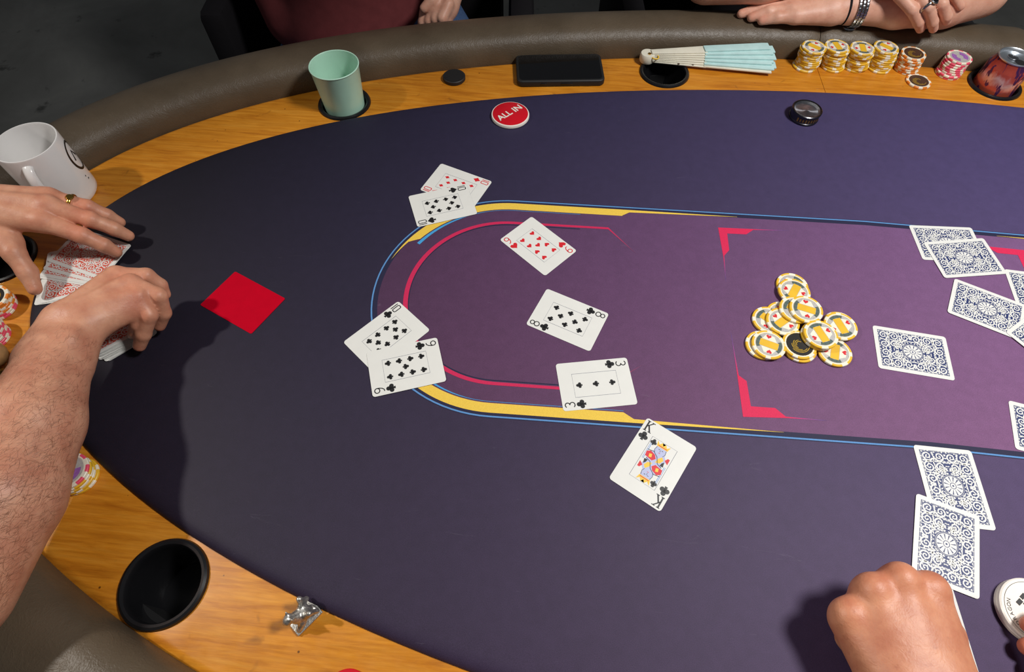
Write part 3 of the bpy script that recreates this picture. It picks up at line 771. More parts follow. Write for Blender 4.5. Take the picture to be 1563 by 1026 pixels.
INL = {'silver': fb(disc(RI), 'inlay', 'chip_silver'), 'black': fb(disc(RI), 'inlay', 'chip_black'), 'brown': fb(disc(RI), 'inlay', 'chip_brown')}
bandF = Flat(); bandF.poly([(-0.0050, -0.0112), (0.0050, -0.0112), (0.0050, 0.0112), (-0.0050, 0.0112)])
band_me = fb(bandF, 'band', 'chip_yellow')
def wedge(a0, a1, r0, r1):
    f = Flat(); A = [math.radians(a0 + (a1 - a0) * i / 8) for i in range(9)]
    f.poly([(r1 * math.cos(a), r1 * math.sin(a)) for a in A] + [(r0 * math.cos(a), r0 * math.sin(a)) for a in A[::-1]]); return f
wedge_me = fb(wedge(56, 124, 0.0116, 0.0158), 'wedge', 'chip_dark')
htF = Flat(); htF.add(sh_heart(), 0.0106, 0.0024, -PI / 2, 0.0064)
heart_me = fb(htF, 'heart', 'ink_red')
cardF = Flat(); cardF.poly([(0.0055, -0.0085), (0.0130, -0.0040), (0.0130, 0.0060), (0.0055, 0.0095)])
cardm_me = fb(cardF, 'card_motif', 'chip_white')
purpF = Flat(); purpF.add(wedge(-60, 60, 0.0055, 0.0135)); purp_me = fb(purpF, 'swirl', 'chip_purple')
goldF = Flat()
for k in range(5): goldF.arc(0, 0, 0.004 + 0.0019 * k, 0.004 + 0.0019 * k, 40 * k, 40 * k + 150, 0.0009, 12)
gold_me = fb(goldF, 'gold_lines', 'chip_gold')
def dress(c, kind):
    z = CTH + 0.00006
    base = {'yellow': 'silver', 'black': 'black', 'orange': 'brown', 'pink': 'silver', 'whitepink': 'silver'}[kind]
    inl = link('inlay', INL[base], None, c, (0, 0, z))
    if kind == 'yellow':
        link('band', band_me, None, inl, (0, 0, 0.00012))
        for s in (0, PI):
            link('card_motif', cardm_me, None, inl, (0, 0, 0.00004), s); link('heart', heart_me, None, inl, (0, 0, 0.00008), s); link('wedge', wedge_me, None, inl, (0, 0, 0.00004), s)
    elif kind in ('black', 'orange'): link('gold_lines', gold_me, None, inl, (0, 0, 0.00006))
    else:
        for s in (0.5, 0.5 + PI): link('swirl', purp_me, None, inl, (0, 0, 0.00006), s)
def chip(x, y, z, rz, rim, label, group, face=None, tilt=(0, 0)):
    if face:
        c = empty('poker_chip', (x, y, TZ + z), rz); link('rim', RIM[rim], None, c); dress(c, face)
    else:
        c = link('poker_chip', RIM[rim], None, None, (x, y, TZ + z), rz)
    c.rotation_euler = (tilt[0], tilt[1], rz)
    tag(c, label, 'chip', group); return c
ORD = ['bottom', 'second', 'third', 'fourth', 'fifth', 'sixth', 'seventh', 'eighth', 'ninth', 'tenth']
def stack(bx, by, tx, ty, n, rim, face, desc, group, z0=WOOD_Z, off0=(0, 0), rims=None):
    rr = random.Random(int(bx * 1000) + n)
    for i in range(n):
        t = i / (n - 1); top = i == n - 1
        nm = 'topmost chip' if top else ('bottom chip' if i == 0 else ORD[i] + ' chip from the bottom')
        x = bx + (tx - bx) * t + rr.uniform(-.0012, .0012); y = by + (ty - by) * t + rr.uniform(-.0012, .0012)
        if i == 0: x += off0[0]; y += off0[1]
        r = rims[i] if rims else rim
        chip(x, y, z0 + 0.00015 + i * (CTH + 0.00025), rr.uniform(0, 6.28), r, f'{nm} {desc}', group, face if top else None)
G = 'chips in the stacks along the far rail'
stack(0.522, 0.962, 0.5205, 0.963, 10, 'yellow', 'yellow', 'of the yellow stack beside the folded hand fan', G, off0=(-0.003, -0.002))
stack(0.568, 0.963, 0.563, 0.965, 10, 'yellow', 'yellow', 'of the yellow stack second from the fan', G, off0=(0, -0.001))
stack(0.610, 0.962, 0.605, 0.961, 10, 'yellow', 'yellow', 'of the yellow stack third from the fan', G, off0=(-0.002, 0))
stack(0.652, 0.960, 0.648, 0.963, 10, 'yellow', 'yellow', 'of the yellow stack by the orange stack', G, off0=(-0.002, 0))
stack(0.698, 0.955, 0.697, 0.957, 8, 'orange', 'orange', 'of the orange and white stack', G)
stack(0.768, 0.943, 0.774, 0.948, 8, 'pink', 'pink', 'of the pink stack beside the drink can', G)
chip(0.7065, 0.917, WOOD_Z + 0.0002, 0.4, 'orange', 'single white and orange chip lying alone in front of the stacks', G, 'orange')
# stack by the dealer's forearm
stack(-0.4765, 0.1985, -0.4775, 0.2000, 5, 'yellow', 'whitepink', 'of the small stack beside the hairy forearm', 'chips on the wood by the forearm', rims=['yellow', 'yellow', 'white', 'yellow', 'pink'])
# stacks at the left edge
stack(-0.668, 0.424, -0.667, 0.425, 6, 'pink', 'black', 'of the orange topped stack at the left edge', 'chips at the left edge', rims=['pink', 'pink', 'orange', 'orange', 'orange', 'orange'])
stack(-0.6550, 0.378, -0.655, 0.378, 6, 'pink', 'pink', 'of the pink stack behind the wooden ball', 'chips at the left edge')
# pot
PG = 'chips in the pot pile'
t1 = CTH + 0.0002
def pot(x, y, lvl, rz, label, face='yellow', tilt=(0, 0), dz=0.0): chip(x, y, 0.0006 + lvl * t1 + dz, rz, 'yellow', label, PG, face, tilt)
pot(0.3105, 0.3700, 0, 0.5, 'lower chip of the leftmost nearest pair in the pot')
pot(0.3165, 0.3685, 1, 1.15, 'upper chip of the leftmost nearest pair in the pot')
pot(0.3555, 0.3665, 0, 2.0, 'lower chip under the black centred chip in the pot')
pot(0.3545, 0.3690, 1, 0.9, 'gold rimmed chip with a black centre in the pot', 'black')
pot(0.3975, 0.3610, 0, -0.35, 'nearest right chip of the pot, tucked under the overlapping pair', )
pot(0.4150, 0.4000, 0, 1.9, 'lower chip of the rightmost pair in the pot')
pot(0.4130, 0.3965, 1, 0.25, 'upper chip of the rightmost pair in the pot')
pot(0.3265, 0.4070, 0, 0.8, 'far left chip peeking out behind the middle of the pot')
pot(0.3460, 0.4150, 0, 1.5, 'chip under the pot middle, showing only its far rim')
pot(0.3420, 0.4030, 1, -0.95, 'chip facing up in the middle left of the pot')
pot(0.3700, 0.4620, 0, 2.2, 'farthest chip of the pot, lying flat under its neighbour')
pot(0.3680, 0.4500, 1, -0.6, 'chip resting on the farthest chip of the pot')
pot(0.3610, 0.4190, 2, 1.0, 'lower chip of the overlapping pair on top of the pot')
pot(0.3720, 0.4170, 3, 1.2, 'upper chip of the overlapping pair on top of the pot')
pot(0.3790, 0.3800, 2, 2.6, 'lower chip of the near right pair on top of the pot')
pot(0.3805, 0.3795, 3, 0.30, 'upper chip of the near right pair on top of the pot')

# ------------------------------------------------------------------ buttons, guards and small things
ab = empty('all_in_button', (-0.006, 0.802, TZ + 0.0004)); tag(ab, 'round red button reading ALL IN with a white edge', 'button')
link('button_body', lathe('button_body', [(0, 0), (0.030, 0), (0.0308, 0.001), (0.0308, 0.0045), (0.0302, 0.0055), (0.0290, 0.0058), (0, 0.0058)], 48), M['button_white'], ab)
link('red_face', lathe('red_face', [(0, 0.0052), (0.0288, 0.0052), (0.0288, 0.0061), (0.0282, 0.0064), (0, 0.0064)], 48), M['button_red'], ab)
link('lettering', text_mesh('lettering', 'ALL IN', 0.0165, space=1.0, extrude=0.0003, bold=0.0002), M['button_white'], ab, (-0.001, 0.001, 0.0069), math.radians(42))
db = empty('dealer_button', (0.503, 0.071, TZ + 0.0004)); tag(db, 'thick white round button with black arc lettering beside the fingertips', 'button')
link('button_body', lathe('button_body', [(0, 0), (0.0285, 0), (0.030, 0.0012), (0.030, 0.0042), (0.0292, 0.0050), (0.030, 0.0058), (0.030, 0.0088), (0.0288, 0.0100), (0.0262, 0.0098), (0, 0.0096)], 56), M['button_white'], db)
ln = Flat(); ln.arc(0, 0, 0.0262, 0.0262, 0, 360, 0.0004, 64)
link('ring_line', ln.build('ring_line'), M['ink_black'], db, (0, 0, 0.01005))
for i, ch in enumerate('DRAGON'):
    a = math.radians(207 - i * 10.5)
    link('letter', text_mesh('letter', ch, 0.0050), M['ink_black'], db, (0.0222 * math.cos(a), 0.0222 * math.sin(a), 0.01010), a - PI / 2)
for k, (x, y, w, h) in enumerate([(-0.004, 0.0125, 0.006, 0.004), (0.000, 0.0085, 0.005, 0.0025), (0.0035, 0.0135, 0.006, 0.0035)]):
    link('black_mark', slab('black_mark', [(x - w / 2, y - h / 2), (x + w / 2, y - h / 2), (x + w / 2, y + h / 2), (x - w / 2, y + h / 2)], 0.00995, 0.0102), M['ink_black'], db, None, 0.0).rotation_euler = (0, 0, 0.6)
sp = empty('card_guard', (0.4735, 0.8075, TZ + 0.0004)); tag(sp, 'small round steel card guard with a polished dished top', 'card guard')
link('body', lathe('body', [(0, 0), (0.0225, 0), (0.0235, 0.001), (0.0235, 0.003), (0.0228, 0.0036), (0.0228, 0.0125), (0.0238, 0.0132), (0.0238, 0.0158), (0.0226, 0.0166), (0.0205, 0.0160), (0.0185, 0.0128), (0, 0.0122)], 56), M['dark_steel'], sp)
link('dish', lathe('dish', [(0, 0.0134), (0.004, 0.0134), (0.006, 0.0127), (0.018, 0.0130), (0.0204, 0.0158)], 56), M['dish'], sp)
for i in range(9):
    a = math.radians(225 + i * 11)
    link('side_mark', box('side_mark', 0.0004, 0.0022, 0.0050 if i % 3 else 0.0065, (0.0230, 0, 0.008)), M['gold'], sp, None, a)
pk_ = empty('black_disc', (-0.105, 0.914, TZ + WOOD_Z + 0.0002)); tag(pk_, 'small flat black disc on the far wood beside the phone', 'disc')
link('disc_body', lathe('disc_body', [(0, 0), (0.0185, 0), (0.0196, 0.001), (0.0196, 0.0060), (0.0186, 0.007), (0, 0.0070)], 40), M['rubber'], pk_)
link('disc_cap', lathe('disc_cap', [(0, 0.0068), (0.0165, 0.0068), (0.0168, 0.0074), (0, 0.0076)], 40), M['black_matte'], pk_)
rd = empty('red_disc', (-0.149, -0.0015, TZ + WOOD_Z + 0.0002)); tag(rd, 'red disc on the wood cut off by the bottom edge of the picture', 'disc')
link('disc_body', lathe('disc_body', [(0, 0), (0.0195, 0), (0.0202, 0.0008), (0.0202, 0.0026), (0.0195, 0.0034), (0, 0.0034)], 40), M['button_red'], rd)
link('disc_cap', lathe('disc_cap', [(0, 0.0032), (0.015, 0.0032), (0.015, 0.0038), (0, 0.0038)], 40), M['button_red'], rd)
# phone
ph = empty('phone', (0.079, 0.934, TZ + WOOD_Z + 0.0002), math.radians(2.2)); tag(ph, 'black smartphone in a dark case lying face up on the far wood', 'phone')
link('case', slab('case', rounded_rect(0.152, 0.078, 0.010), 0, 0.0115, 0.0025), M['black_matte'], ph)
link('screen', slab('screen', rounded_rect(0.143, 0.069, 0.007), 0.0105, 0.0117), M['screen'], ph)
link('side_button', box('side_button', 0.020, 0.0016, 0.003, (0.01, -0.0392, 0.006), 0.0005), M['black_plastic'], ph)
link('side_button', box('side_button', 0.010, 0.0016, 0.003, (-0.030, -0.0392, 0.006), 0.0005), M['black_plastic'], ph)
# folded hand fan
fan = empty('hand_fan', (0.236, 0.966, TZ + WOOD_Z + 0.0045), math.radians(0)); tag(fan, 'folded hand fan with ivory sticks and pale aqua cloth', 'hand fan')
link('pivot', lathe('pivot', [(0, 0), (0.012, 0), (0.0135, 0.003), (0.0135, 0.012), (0.012, 0.015), (0, 0.0155)], 24), M['bone'], fan)
link('rivet', lathe('rivet', [(0, 0.0155), (0.0028, 0.0155), (0.0028, 0.0168), (0, 0.0175)], 16), M['gold'], fan, (0.002, -0.004, 0))
def wedge_box(name, x0, x1, w0, w1, z0, z1, ang, y0=0.0):
    pts = [(x0, y0 - w0 / 2), (x1, y0 - w1 / 2), (x1, y0 + w1 / 2), (x0, y0 + w0 / 2)]
    c, s = math.cos(ang), math.sin(ang)
    return slab(name, [(c * x - s * y, s * x + c * y) for x, y in pts], z0, z1, 0.0004)
for i in range(7):
    a = math.radians(-6.5 + i * 1.9); z = 0.001 + i * 0.0024
    link('stick', wedge_box('stick', 0.006, 0.104 - 0.001 * (i % 2), 0.012, 0.020, z, z + 0.0021, a), M['bone'], fan)
for k, xx in enumerate((0.055, 0.074, 0.080, 0.086)):
    link('carved_hole', lathe('carved_hole', [(0, 0), (0.0021, 0), (0.0021, 0.0004), (0, 0.0005)], 10), M['chip_brown'], fan, (xx * math.cos(-0.1), xx * math.sin(-0.1) + (-0.0045 if k % 2 else -0.0075), 0.0030))
for i in range(10):
    a = math.radians(-7.5 + i * 1.35); z = 0.0015 + (i % 2) * 0.0012 + i * 0.0016
    link('pleat', wedge_box('pleat', 0.100, 0.217 + 0.004 * ((i * 7) % 3), 0.016, 0.019, z, z + 0.0026, a), M['bone'] if i == 0 else M['fan_cloth'], fan)
link('cord_loop', torus('cord_loop', 0.006, 0.0012, 18, 8), M['ink_yellow'], fan, (0.012, -0.009, 0.013))
# figurine
def quad_base(): return slab('base', rounded_rect(0.0205, 0.029, 0.001), 0, 0.0028, 0.0005)
fg = empty('pewter_figurine', (-0.2005, 0.0625, TZ + WOOD_Z + 0.0002), math.radians(-42)); tag(fg, 'small silver pewter creature on a square base on the wood', 'figurine')
link('base', quad_base(), M['pewter'], fg)
# wooden ball card guard
wb = empty('ball_ornament', (-0.6180, 0.3370, TZ + WOOD_Z + 0.0002)); tag(wb, 'turned wooden ball on a shiny gold ring beside the forearm', 'ornament')
link('gold_ring_base', lathe('gold_ring_base', [(0, 0), (0.014, 0), (0.017, 0.002), (0.0175, 0.005), (0.015, 0.008), (0.0125, 0.010), (0.015, 0.013), (0.0135, 0.0155), (0, 0.0155)], 32), M['gold'], wb)
link('ball', lathe('ball', [(0.0165 * math.sin(PI * i / 16), 0.029 - 0.0165 * math.cos(PI * i / 16)) for i in range(17)], 32), M['ball_wood'], wb)
# mint cup in its holder
mc = empty('mint_cup', (-0.286, 0.845, TZ - 0.0775)); tag(mc, 'mint green tapered cup standing in a far cup holder', 'cup')
link('cup_body', lathe('cup_body', [(0, 0), (0.0255, 0), (0.0268, 0.0015), (0.0330, 0.068), (0.0384, 0.1370), (0.0392, 0.1385), (0.0386, 0.1392), (0.0376, 0.1380), (0.0320, 0.068), (0.0255, 0.004), (0, 0.003)], 64), M['mint'], mc)
link('rim_bead', torus('rim_bead', 0.0386, 0.0011, 64, 10), M['mint'], mc, (0, 0, 0.1386))
# white mug
mg = empty('white_mug', (-0.6620, 0.6300, TZ + WOOD_Z + 0.0002)); tag(mg, 'white ceramic mug with a black print standing behind the ringed hand', 'mug')
link('mug_body', lathe('mug_body', [(0, 0.002), (0.034, 0.0), (0.0385, 0.001), (0.0405, 0.004), (0.041, 0.010), (0.0415, 0.093), (0.0408, 0.0955), (0.0392, 0.0955), (0.0383, 0.093), (0.0375, 0.010), (0.034, 0.006), (0, 0.005)], 64), M['mug'], mg)
def handle_mesh():
    n, m = 22, 10; v, f = [], []
    for i in range(n + 1):
        t = math.radians(-100 + 200 * i / n); cx, cz = 0.037 + 0.017 * math.cos(t), 0.049 + 0.030 * math.sin(t)
        for j in range(m):
            a = 2 * PI * j / m; rr = 0.0045 * math.cos(a); v.append((cx + rr * math.cos(t), 0.0068 * math.sin(a), cz + rr * math.sin(t)))
    for i in range(n):
        for j in range(m): f.append((i * m + j, i * m + (j + 1) % m, (i + 1) * m + (j + 1) % m, (i + 1) * m + j))
    me = mesh('handle', v, f, True); return me
link('handle', handle_mesh(), M['mug'], mg, (0, 0, 0.006), math.radians(-70))
def curved_print(pts2, w, R=0.0418):
    f = Flat(); f.stroke(pts2, w)
    me = f.build('mug_print')
    for v in me.vertices:
        a, z = v.co.x, v.co.y; v.co = (R * math.cos(a / R), R * math.sin(a / R), z)
    return me
for pts, w in (([(0.007 + 0.015 * math.cos(t * 0.1), 0.060 + 0.021 * math.sin(t * 0.1)) for t in range(0, 64)], 0.0034), ([(0.0, 0.055), (0.006, 0.068), (0.013, 0.056)], 0.003), ([(-0.006, 0.031), (0.020, 0.031)], 0.002), ([(-0.004, 0.025), (0.018, 0.025)], 0.002)):
    link('mug_print', curved_print(pts, w), M['ink_black'], mg, None, math.radians(14))
# drink can in its holder
cn = empty('drink_can', (0.838, 0.912, TZ - 0.0775)); tag(cn, 'opened orange and purple drink can sunk in the far cup holder', 'can')
link('can_body', lathe('can_body', [(0, 0.003), (0.022, 0.0), (0.026, 0.002), (0.0325, 0.010), (0.0330, 0.014), (0.0330, 0.103), (0.0322, 0.107), (0.0265, 0.1165), (0.0262, 0.1185)], 64), M['can'], cn)
link('lid', lathe('lid', [(0.0260, 0.1180), (0.0272, 0.1192), (0.0272, 0.1208), (0.0262, 0.1212), (0.0250, 0.1200), (0.0238, 0.1160), (0, 0.1160)], 64), M['aluminium'], cn)
tabF = Flat(); tabF.arc(0.004, 0, 0.0075, 0.0055, 0, 360, 0.0035, 24)
tb = slab('pull_tab', [(0.004 + 0.009 * math.cos(2 * PI * i / 24), 0.007 * math.sin(2 * PI * i / 24)) for i in range(24)], 0.1168, 0.1182, 0.0003)
link('pull_tab', tb, M['chrome'], cn, None, math.radians(120))
link('mouth_opening', slab('mouth_opening', [(-0.011 + 0.0085 * math.cos(2 * PI * i / 24), 0.0075 * math.sin(2 * PI * i / 24)) for i in range(24)], 0.1159, 0.1163), M['black_matte'], cn, None, math.radians(120))

# ------------------------------------------------------------------ organic shapes: smooth union of tapered capsules, meshed
def sd_cone(P, a, b, ra, rb):
    a = np.asarray(a, np.float32); b = np.asarray(b, np.float32); ba = b - a; L2 = float(ba @ ba) + 1e-12
    pa = P - a; h = np.clip((pa @ ba) / L2, 0, 1)
    d = pa - h[..., None] * ba
    return np.sqrt((d * d).sum(-1)) - (ra + (rb - ra) * h)
def sd_ell(P, c, r, rot=None):
    q = P - np.asarray(c, np.float32)
    if rot is not None: q = q @ np.asarray(rot, np.float32)
    r = np.asarray(r, np.float32); k = q / r; n = np.sqrt((k * k).sum(-1)); n2 = np.sqrt(((k / r) ** 2).sum(-1))
    return n * (n - 1) / np.maximum(n2, 1e-9)
def smin(a, b, k):
    h = np.maximum(k - np.abs(a - b), 0) / k; return np.minimum(a, b) - h * h * k * 0.25
def bounds(p):
    if p[0] == 'c':
        a, b, ra, rb = p[1:5]; r = max(ra, rb); lo = np.minimum(a, b) - r; hi = np.maximum(a, b) + r
    else: lo = np.asarray(p[1]) - max(p[2]); hi = np.asarray(p[1]) + max(p[2])
    return np.asarray(lo, float), np.asarray(hi, float)
def organic(groups, h, k_groups=0.008, relax=1):
    """groups: list of (prims, k); prims ('c', a, b, ra, rb) or ('e', centre, radii[, rot]); first group is the trunk, the others are limbs"""
    allp = [p for g in groups for p in g[0]]
    lo = np.min([bounds(p)[0] for p in allp], 0) - 4 * h - 0.004; hi = np.max([bounds(p)[1] for p in allp], 0) + 4 * h + 0.004
    N = np.ceil((hi - lo) / h).astype(int) + 1
    ax = [np.float32(lo[i]) + np.float32(h) * np.arange(N[i], dtype=np.float32) for i in range(3)]
    def field(prims, k):
        D = np.full(N, 0.05, np.float32)
        for p in prims:
            l, u = bounds(p); m = max(k, 0.004) + 3 * h
            s = [slice(max(0, int((l[i] - m - lo[i]) / h)), min(N[i], int((u[i] + m - lo[i]) / h) + 2)) for i in range(3)]
            X = np.stack(np.meshgrid(ax[0][s[0]], ax[1][s[1]], ax[2][s[2]], indexing='ij'), -1)
            d = sd_cone(X, *p[1:5]) if p[0] == 'c' else sd_ell(X, *p[1:])
            D[tuple(s)] = smin(D[tuple(s)], d.astype(np.float32), k)
        return D
    D = field(*groups[0])
    if len(groups) > 1:
        F = None
        for g in groups[1:]:
            f = field(*g); F = f if F is None else smin(F, f, 0.0012)
        D = smin(D, F, k_groups)
    ins = D < 0
    c = [ins[i:N[0] - 1 + i, j:N[1] - 1 + j, k:N[2] - 1 + k] for i in (0, 1) for j in (0, 1) for k in (0, 1)]
    s = sum(x.astype(np.int8) for x in c); act = (s > 0) & (s < 8)
    I = np.argwhere(act); idx = np.full(act.shape, -1, np.int64); idx[act] = np.arange(len(I))
    acc = np.zeros((len(I), 3)); cnt = np.zeros(len(I))
    offs = [(i, j, k) for i in (0, 1) for j in (0, 1) for k in (0, 1)]
    for a in offs:
        for d in range(3):
            if a[d]: continue
            b = list(a); b[d] = 1
            va = D[I[:, 0] + a[0], I[:, 1] + a[1], I[:, 2] + a[2]]; vb = D[I[:, 0] + b[0], I[:, 1] + b[1], I[:, 2] + b[2]]
            m = (va < 0) != (vb < 0); t = np.where(m, va / np.where(m, va - vb, 1), 0)
            pt = np.array(a, float)[None] + np.outer(t, np.eye(3)[d]); acc[m] += pt[m]; cnt[m] += 1
    V = lo + h * (I + acc / cnt[:, None])
    quads = []
    for d in range(3):
        e1, e2 = [(1, 2), (2, 0), (0, 1)][d]
        sl0 = [slice(1, N[i] - 1) for i in range(3)]; sl1 = list(sl0); sl0[d] = slice(0, N[d] - 1); sl1[d] = slice(1, N[d])
        A, B = ins[tuple(sl0)], ins[tuple(sl1)]
        E = np.argwhere(A != B); off = np.ones(3, int); off[d] = 0; E = E + off
        fl = ins[E[:, 0], E[:, 1], E[:, 2]]
        def g(s1, s2):
            q = E.copy(); q[:, e1] += s1; q[:, e2] += s2; return idx[q[:, 0], q[:, 1], q[:, 2]]
        q = np.stack([g(-1, -1), g(0, -1), g(0, 0), g(-1, 0)], 1); q[~fl] = q[~fl][:, ::-1]; quads.append(q)
    Q = np.concatenate(quads)
    for _ in range(relax):
        S = np.zeros_like(V); n = np.zeros(len(V))
        for i in range(4):
            for j in ((i + 1) % 4, (i - 1) % 4):
                np.add.at(S, Q[:, i], V[Q[:, j]]); np.add.at(n, Q[:, i], 1)
        V = V * 0.5 + 0.5 * S / np.maximum(n, 1)[:, None]
    return V, Q
def np_mesh(name, parts, colour=None):
    Vs, Qs, k = [], [], 0
    for V, Q in parts: Vs.append(V); Qs.append(Q + k); k += len(V)
    V = np.concatenate(Vs); Q = np.concatenate(Qs)
    me = bpy.data.meshes.new(name); me.vertices.add(len(V)); me.vertices.foreach_set('co', V.astype(np.float32).ravel())
    me.loops.add(Q.size); me.loops.foreach_set('vertex_index', Q.astype(np.int32).ravel())
    me.polygons.add(len(Q)); me.polygons.foreach_set('loop_start', np.arange(0, Q.size, 4, dtype=np.int32))
    try: me.polygons.foreach_set('loop_total', np.full(len(Q), 4, dtype=np.int32))
    except Exception: pass
    me.update(calc_edges=True); me.validate(); me.shade_smooth()
    c = np.ones((len(V), 4), np.float32)
    for pts, r, col in (colour or []):
        for p in pts:
            w = np.exp(-((V - np.asarray(p)) ** 2).sum(1) / (r * r))[:, None]
            c[:, :3] = c[:, :3] * (1 - w) + c[:, :3] * np.asarray(col) * w
    at = me.color_attributes.new('col', 'FLOAT_COLOR', 'POINT'); at.data.foreach_set('color', c.ravel())
    return me
def chain(pts, rad): return [('c', pts[i], pts[i + 1], rad[i], rad[i + 1]) for i in range(len(pts) - 1)]
def Z(p, s=1.0): return (p[0], p[1], p[2])

# figurine creature
fv = [([('e', (0, 0.001, 0.009), (0.0065, 0.0085, 0.0075)), ('e', (-0.001, -0.004, 0.014), (0.0050, 0.0050, 0.0065)), ('e', (-0.0015, -0.0075, 0.0215), (0.0044, 0.0048, 0.0042)), ('c', (-0.0015, -0.010, 0.0205), (-0.0025, -0.0125, 0.0190), 0.0024, 0.0015),
        ('c', (-0.004, -0.006, 0.0245), (-0.0055, -0.005, 0.0275), 0.0015, 0.0008), ('c', (0.001, -0.006, 0.0245), (0.0025, -0.005, 0.0275), 0.0015, 0.0008)], 0.0025),
      ([('c', (-0.005, -0.003, 0.008), (-0.0065, -0.009, 0.0035), 0.0030, 0.0024)], 0.002), ([('c', (0.005, -0.003, 0.008), (0.0060, -0.009, 0.0035), 0.0030, 0.0024)], 0.002),
      ([('c', (-0.004, 0.004, 0.013), (-0.0075, 0.008, 0.022), 0.0024, 0.0014), ('c', (-0.0075, 0.008, 0.022), (-0.0070, 0.011, 0.010), 0.0016, 0.0012), ('c', (-0.004, 0.004, 0.013), (-0.0070, 0.011, 0.010), 0.0024, 0.0012)], 0.004),
      ([('c', (0.004, 0.004, 0.013), (0.0075, 0.007, 0.023), 0.0024, 0.0014), ('c', (0.0075, 0.007, 0.023), (0.0070, 0.011, 0.010), 0.0016, 0.0012), ('c', (0.004, 0.004, 0.013), (0.0070, 0.011, 0.010), 0.0024, 0.0012)], 0.004),
      ([('c', (0, 0.009, 0.005), (0.006, 0.0115, 0.004), 0.0026, 0.0012)], 0.002)]
cr_ = link('creature', np_mesh('creature', [organic(fv, 0.0006, 0.002)]), M['pewter'], fg, (0, 0, 0.001)); cr_.scale = (1.15, 1.12, 1.1)

REDK = (1.02, 0.84, 0.82); NAIL = (1.12, 1.02, 1.02)
def person(label, loc):
    p = empty('person', loc); tag(p, label, 'person'); return p
def head_prims(c, face):
    """c: centre of the head, face: unit vector (x, y) it looks towards"""
    fx, fy = face; c = np.asarray(c, float); f = np.array([fx, fy, 0]); s = np.array([-fy, fx, 0]); z = np.array([0, 0, 1.0])
    rot = np.stack([f, s, z], 1)
    g = [([('e', c + z * 0.025, (0.098, 0.078, 0.100), rot), ('e', c + f * 0.025 - z * 0.055, (0.068, 0.058, 0.062), rot), ('c', c - f * 0.02 - z * 0.06, c - f * 0.045 - z * 0.19, 0.056, 0.066),
           ('c', c + f * 0.094 + z * 0.012, c + f * 0.112 - z * 0.022, 0.009, 0.013), ('c', c + f * 0.088 + s * 0.02 - z * 0.058, c + f * 0.088 - s * 0.02 - z * 0.058, 0.008, 0.008),
           ('e', c - f * 0.005 + s * 0.080 - z * 0.005, (0.018, 0.008, 0.030), rot), ('e', c - f * 0.005 - s * 0.080 - z * 0.005, (0.018, 0.008, 0.030), rot),
           ('e', c + f * 0.082 + s * 0.032 + z * 0.012, (0.012, 0.014, 0.010), rot), ('e', c + f * 0.082 - s * 0.032 + z * 0.012, (0.012, 0.014, 0.010), rot)], 0.018)]
    hair = [([('e', c - f * 0.018 + z * 0.045, (0.096, 0.084, 0.090), rot), ('e', c - f * 0.045 + z * 0.0, (0.065, 0.078, 0.075), rot)], 0.02)]
    eyes = [tuple(c + f * 0.090 + s * q + z * 0.012) for q in (0.032, -0.032)]
    return g, hair, eyes
TORSO = {}
def finish_person(p, skin, body_parts, colours, shirt, shirt_m, head_c, face, hair_m, trousers=None, trouser_m=None, core=()):
    hp, hair, eyes = head_prims(head_c, face)
    body = link('body', np_mesh('body', body_parts + [organic([(core, 0.03)], 0.010), organic(hp, 0.006, 0.02)], colours), M[skin], p)
    if shirt: link('shirt', np_mesh('shirt', [organic(shirt, 0.008, 0.04)]), M[shirt_m], p)
    if trousers: link('trousers', np_mesh('trousers', [organic(trousers, 0.008, 0.03)]), M[trouser_m], p)
    link('hair', np_mesh('hair', [organic(hair, 0.006, 0.02)]), M[hair_m], p)
    for e in eyes: link('eye', lathe('eye', [(0.009 * math.sin(PI * i / 8), -0.009 * math.cos(PI * i / 8)) for i in range(9)], 16), M['stone_black'], p, e)
    return body

# ---- dealer: two hairy arms reaching in from the left
dealer = person('person with bare hairy forearms scrambling red backed cards at the left end', (0, 0, TZ))
L = dict(w=(-0.700, 0.520, 0.088), iM=(-0.601, 0.508, 0.064), mM=(-0.598, 0.528, 0.069), rM=(-0.607, 0.546, 0.066), pM=(-0.624, 0.557, 0.058))
palmL = [('c', (-0.800, 0.520, 0.092), (-0.712, 0.516, 0.088), 0.036, 0.029), ('c', (-0.712, 0.508, 0.086), (-0.690, 0.508, 0.082), 0.025, 0.024), ('c', (-0.712, 0.530, 0.086), (-0.690, 0.532, 0.080), 0.024, 0.023),
         ('c', (-0.690, 0.508, 0.078), L['iM'], 0.021, 0.0145), ('c', (-0.690, 0.518, 0.082), L['mM'], 0.021, 0.0145), ('c', (-0.690, 0.530, 0.080), L['rM'], 0.020, 0.0138), ('c', (-0.692, 0.537, 0.074), L['pM'], 0.018, 0.0120),
         ('c', (-0.690, 0.505, 0.066), (-0.640, 0.482, 0.052), 0.020, 0.0165)]
veinL = [('c', (-0.688, 0.512, 0.1015), (-0.612, 0.508, 0.0775), 0.0026, 0.0022), ('c', (-0.688, 0.522, 0.1035), (-0.610, 0.529, 0.0825), 0.0026, 0.0022), ('c', (-0.688, 0.533, 0.101), (-0.618, 0.546, 0.079), 0.0026, 0.002)]
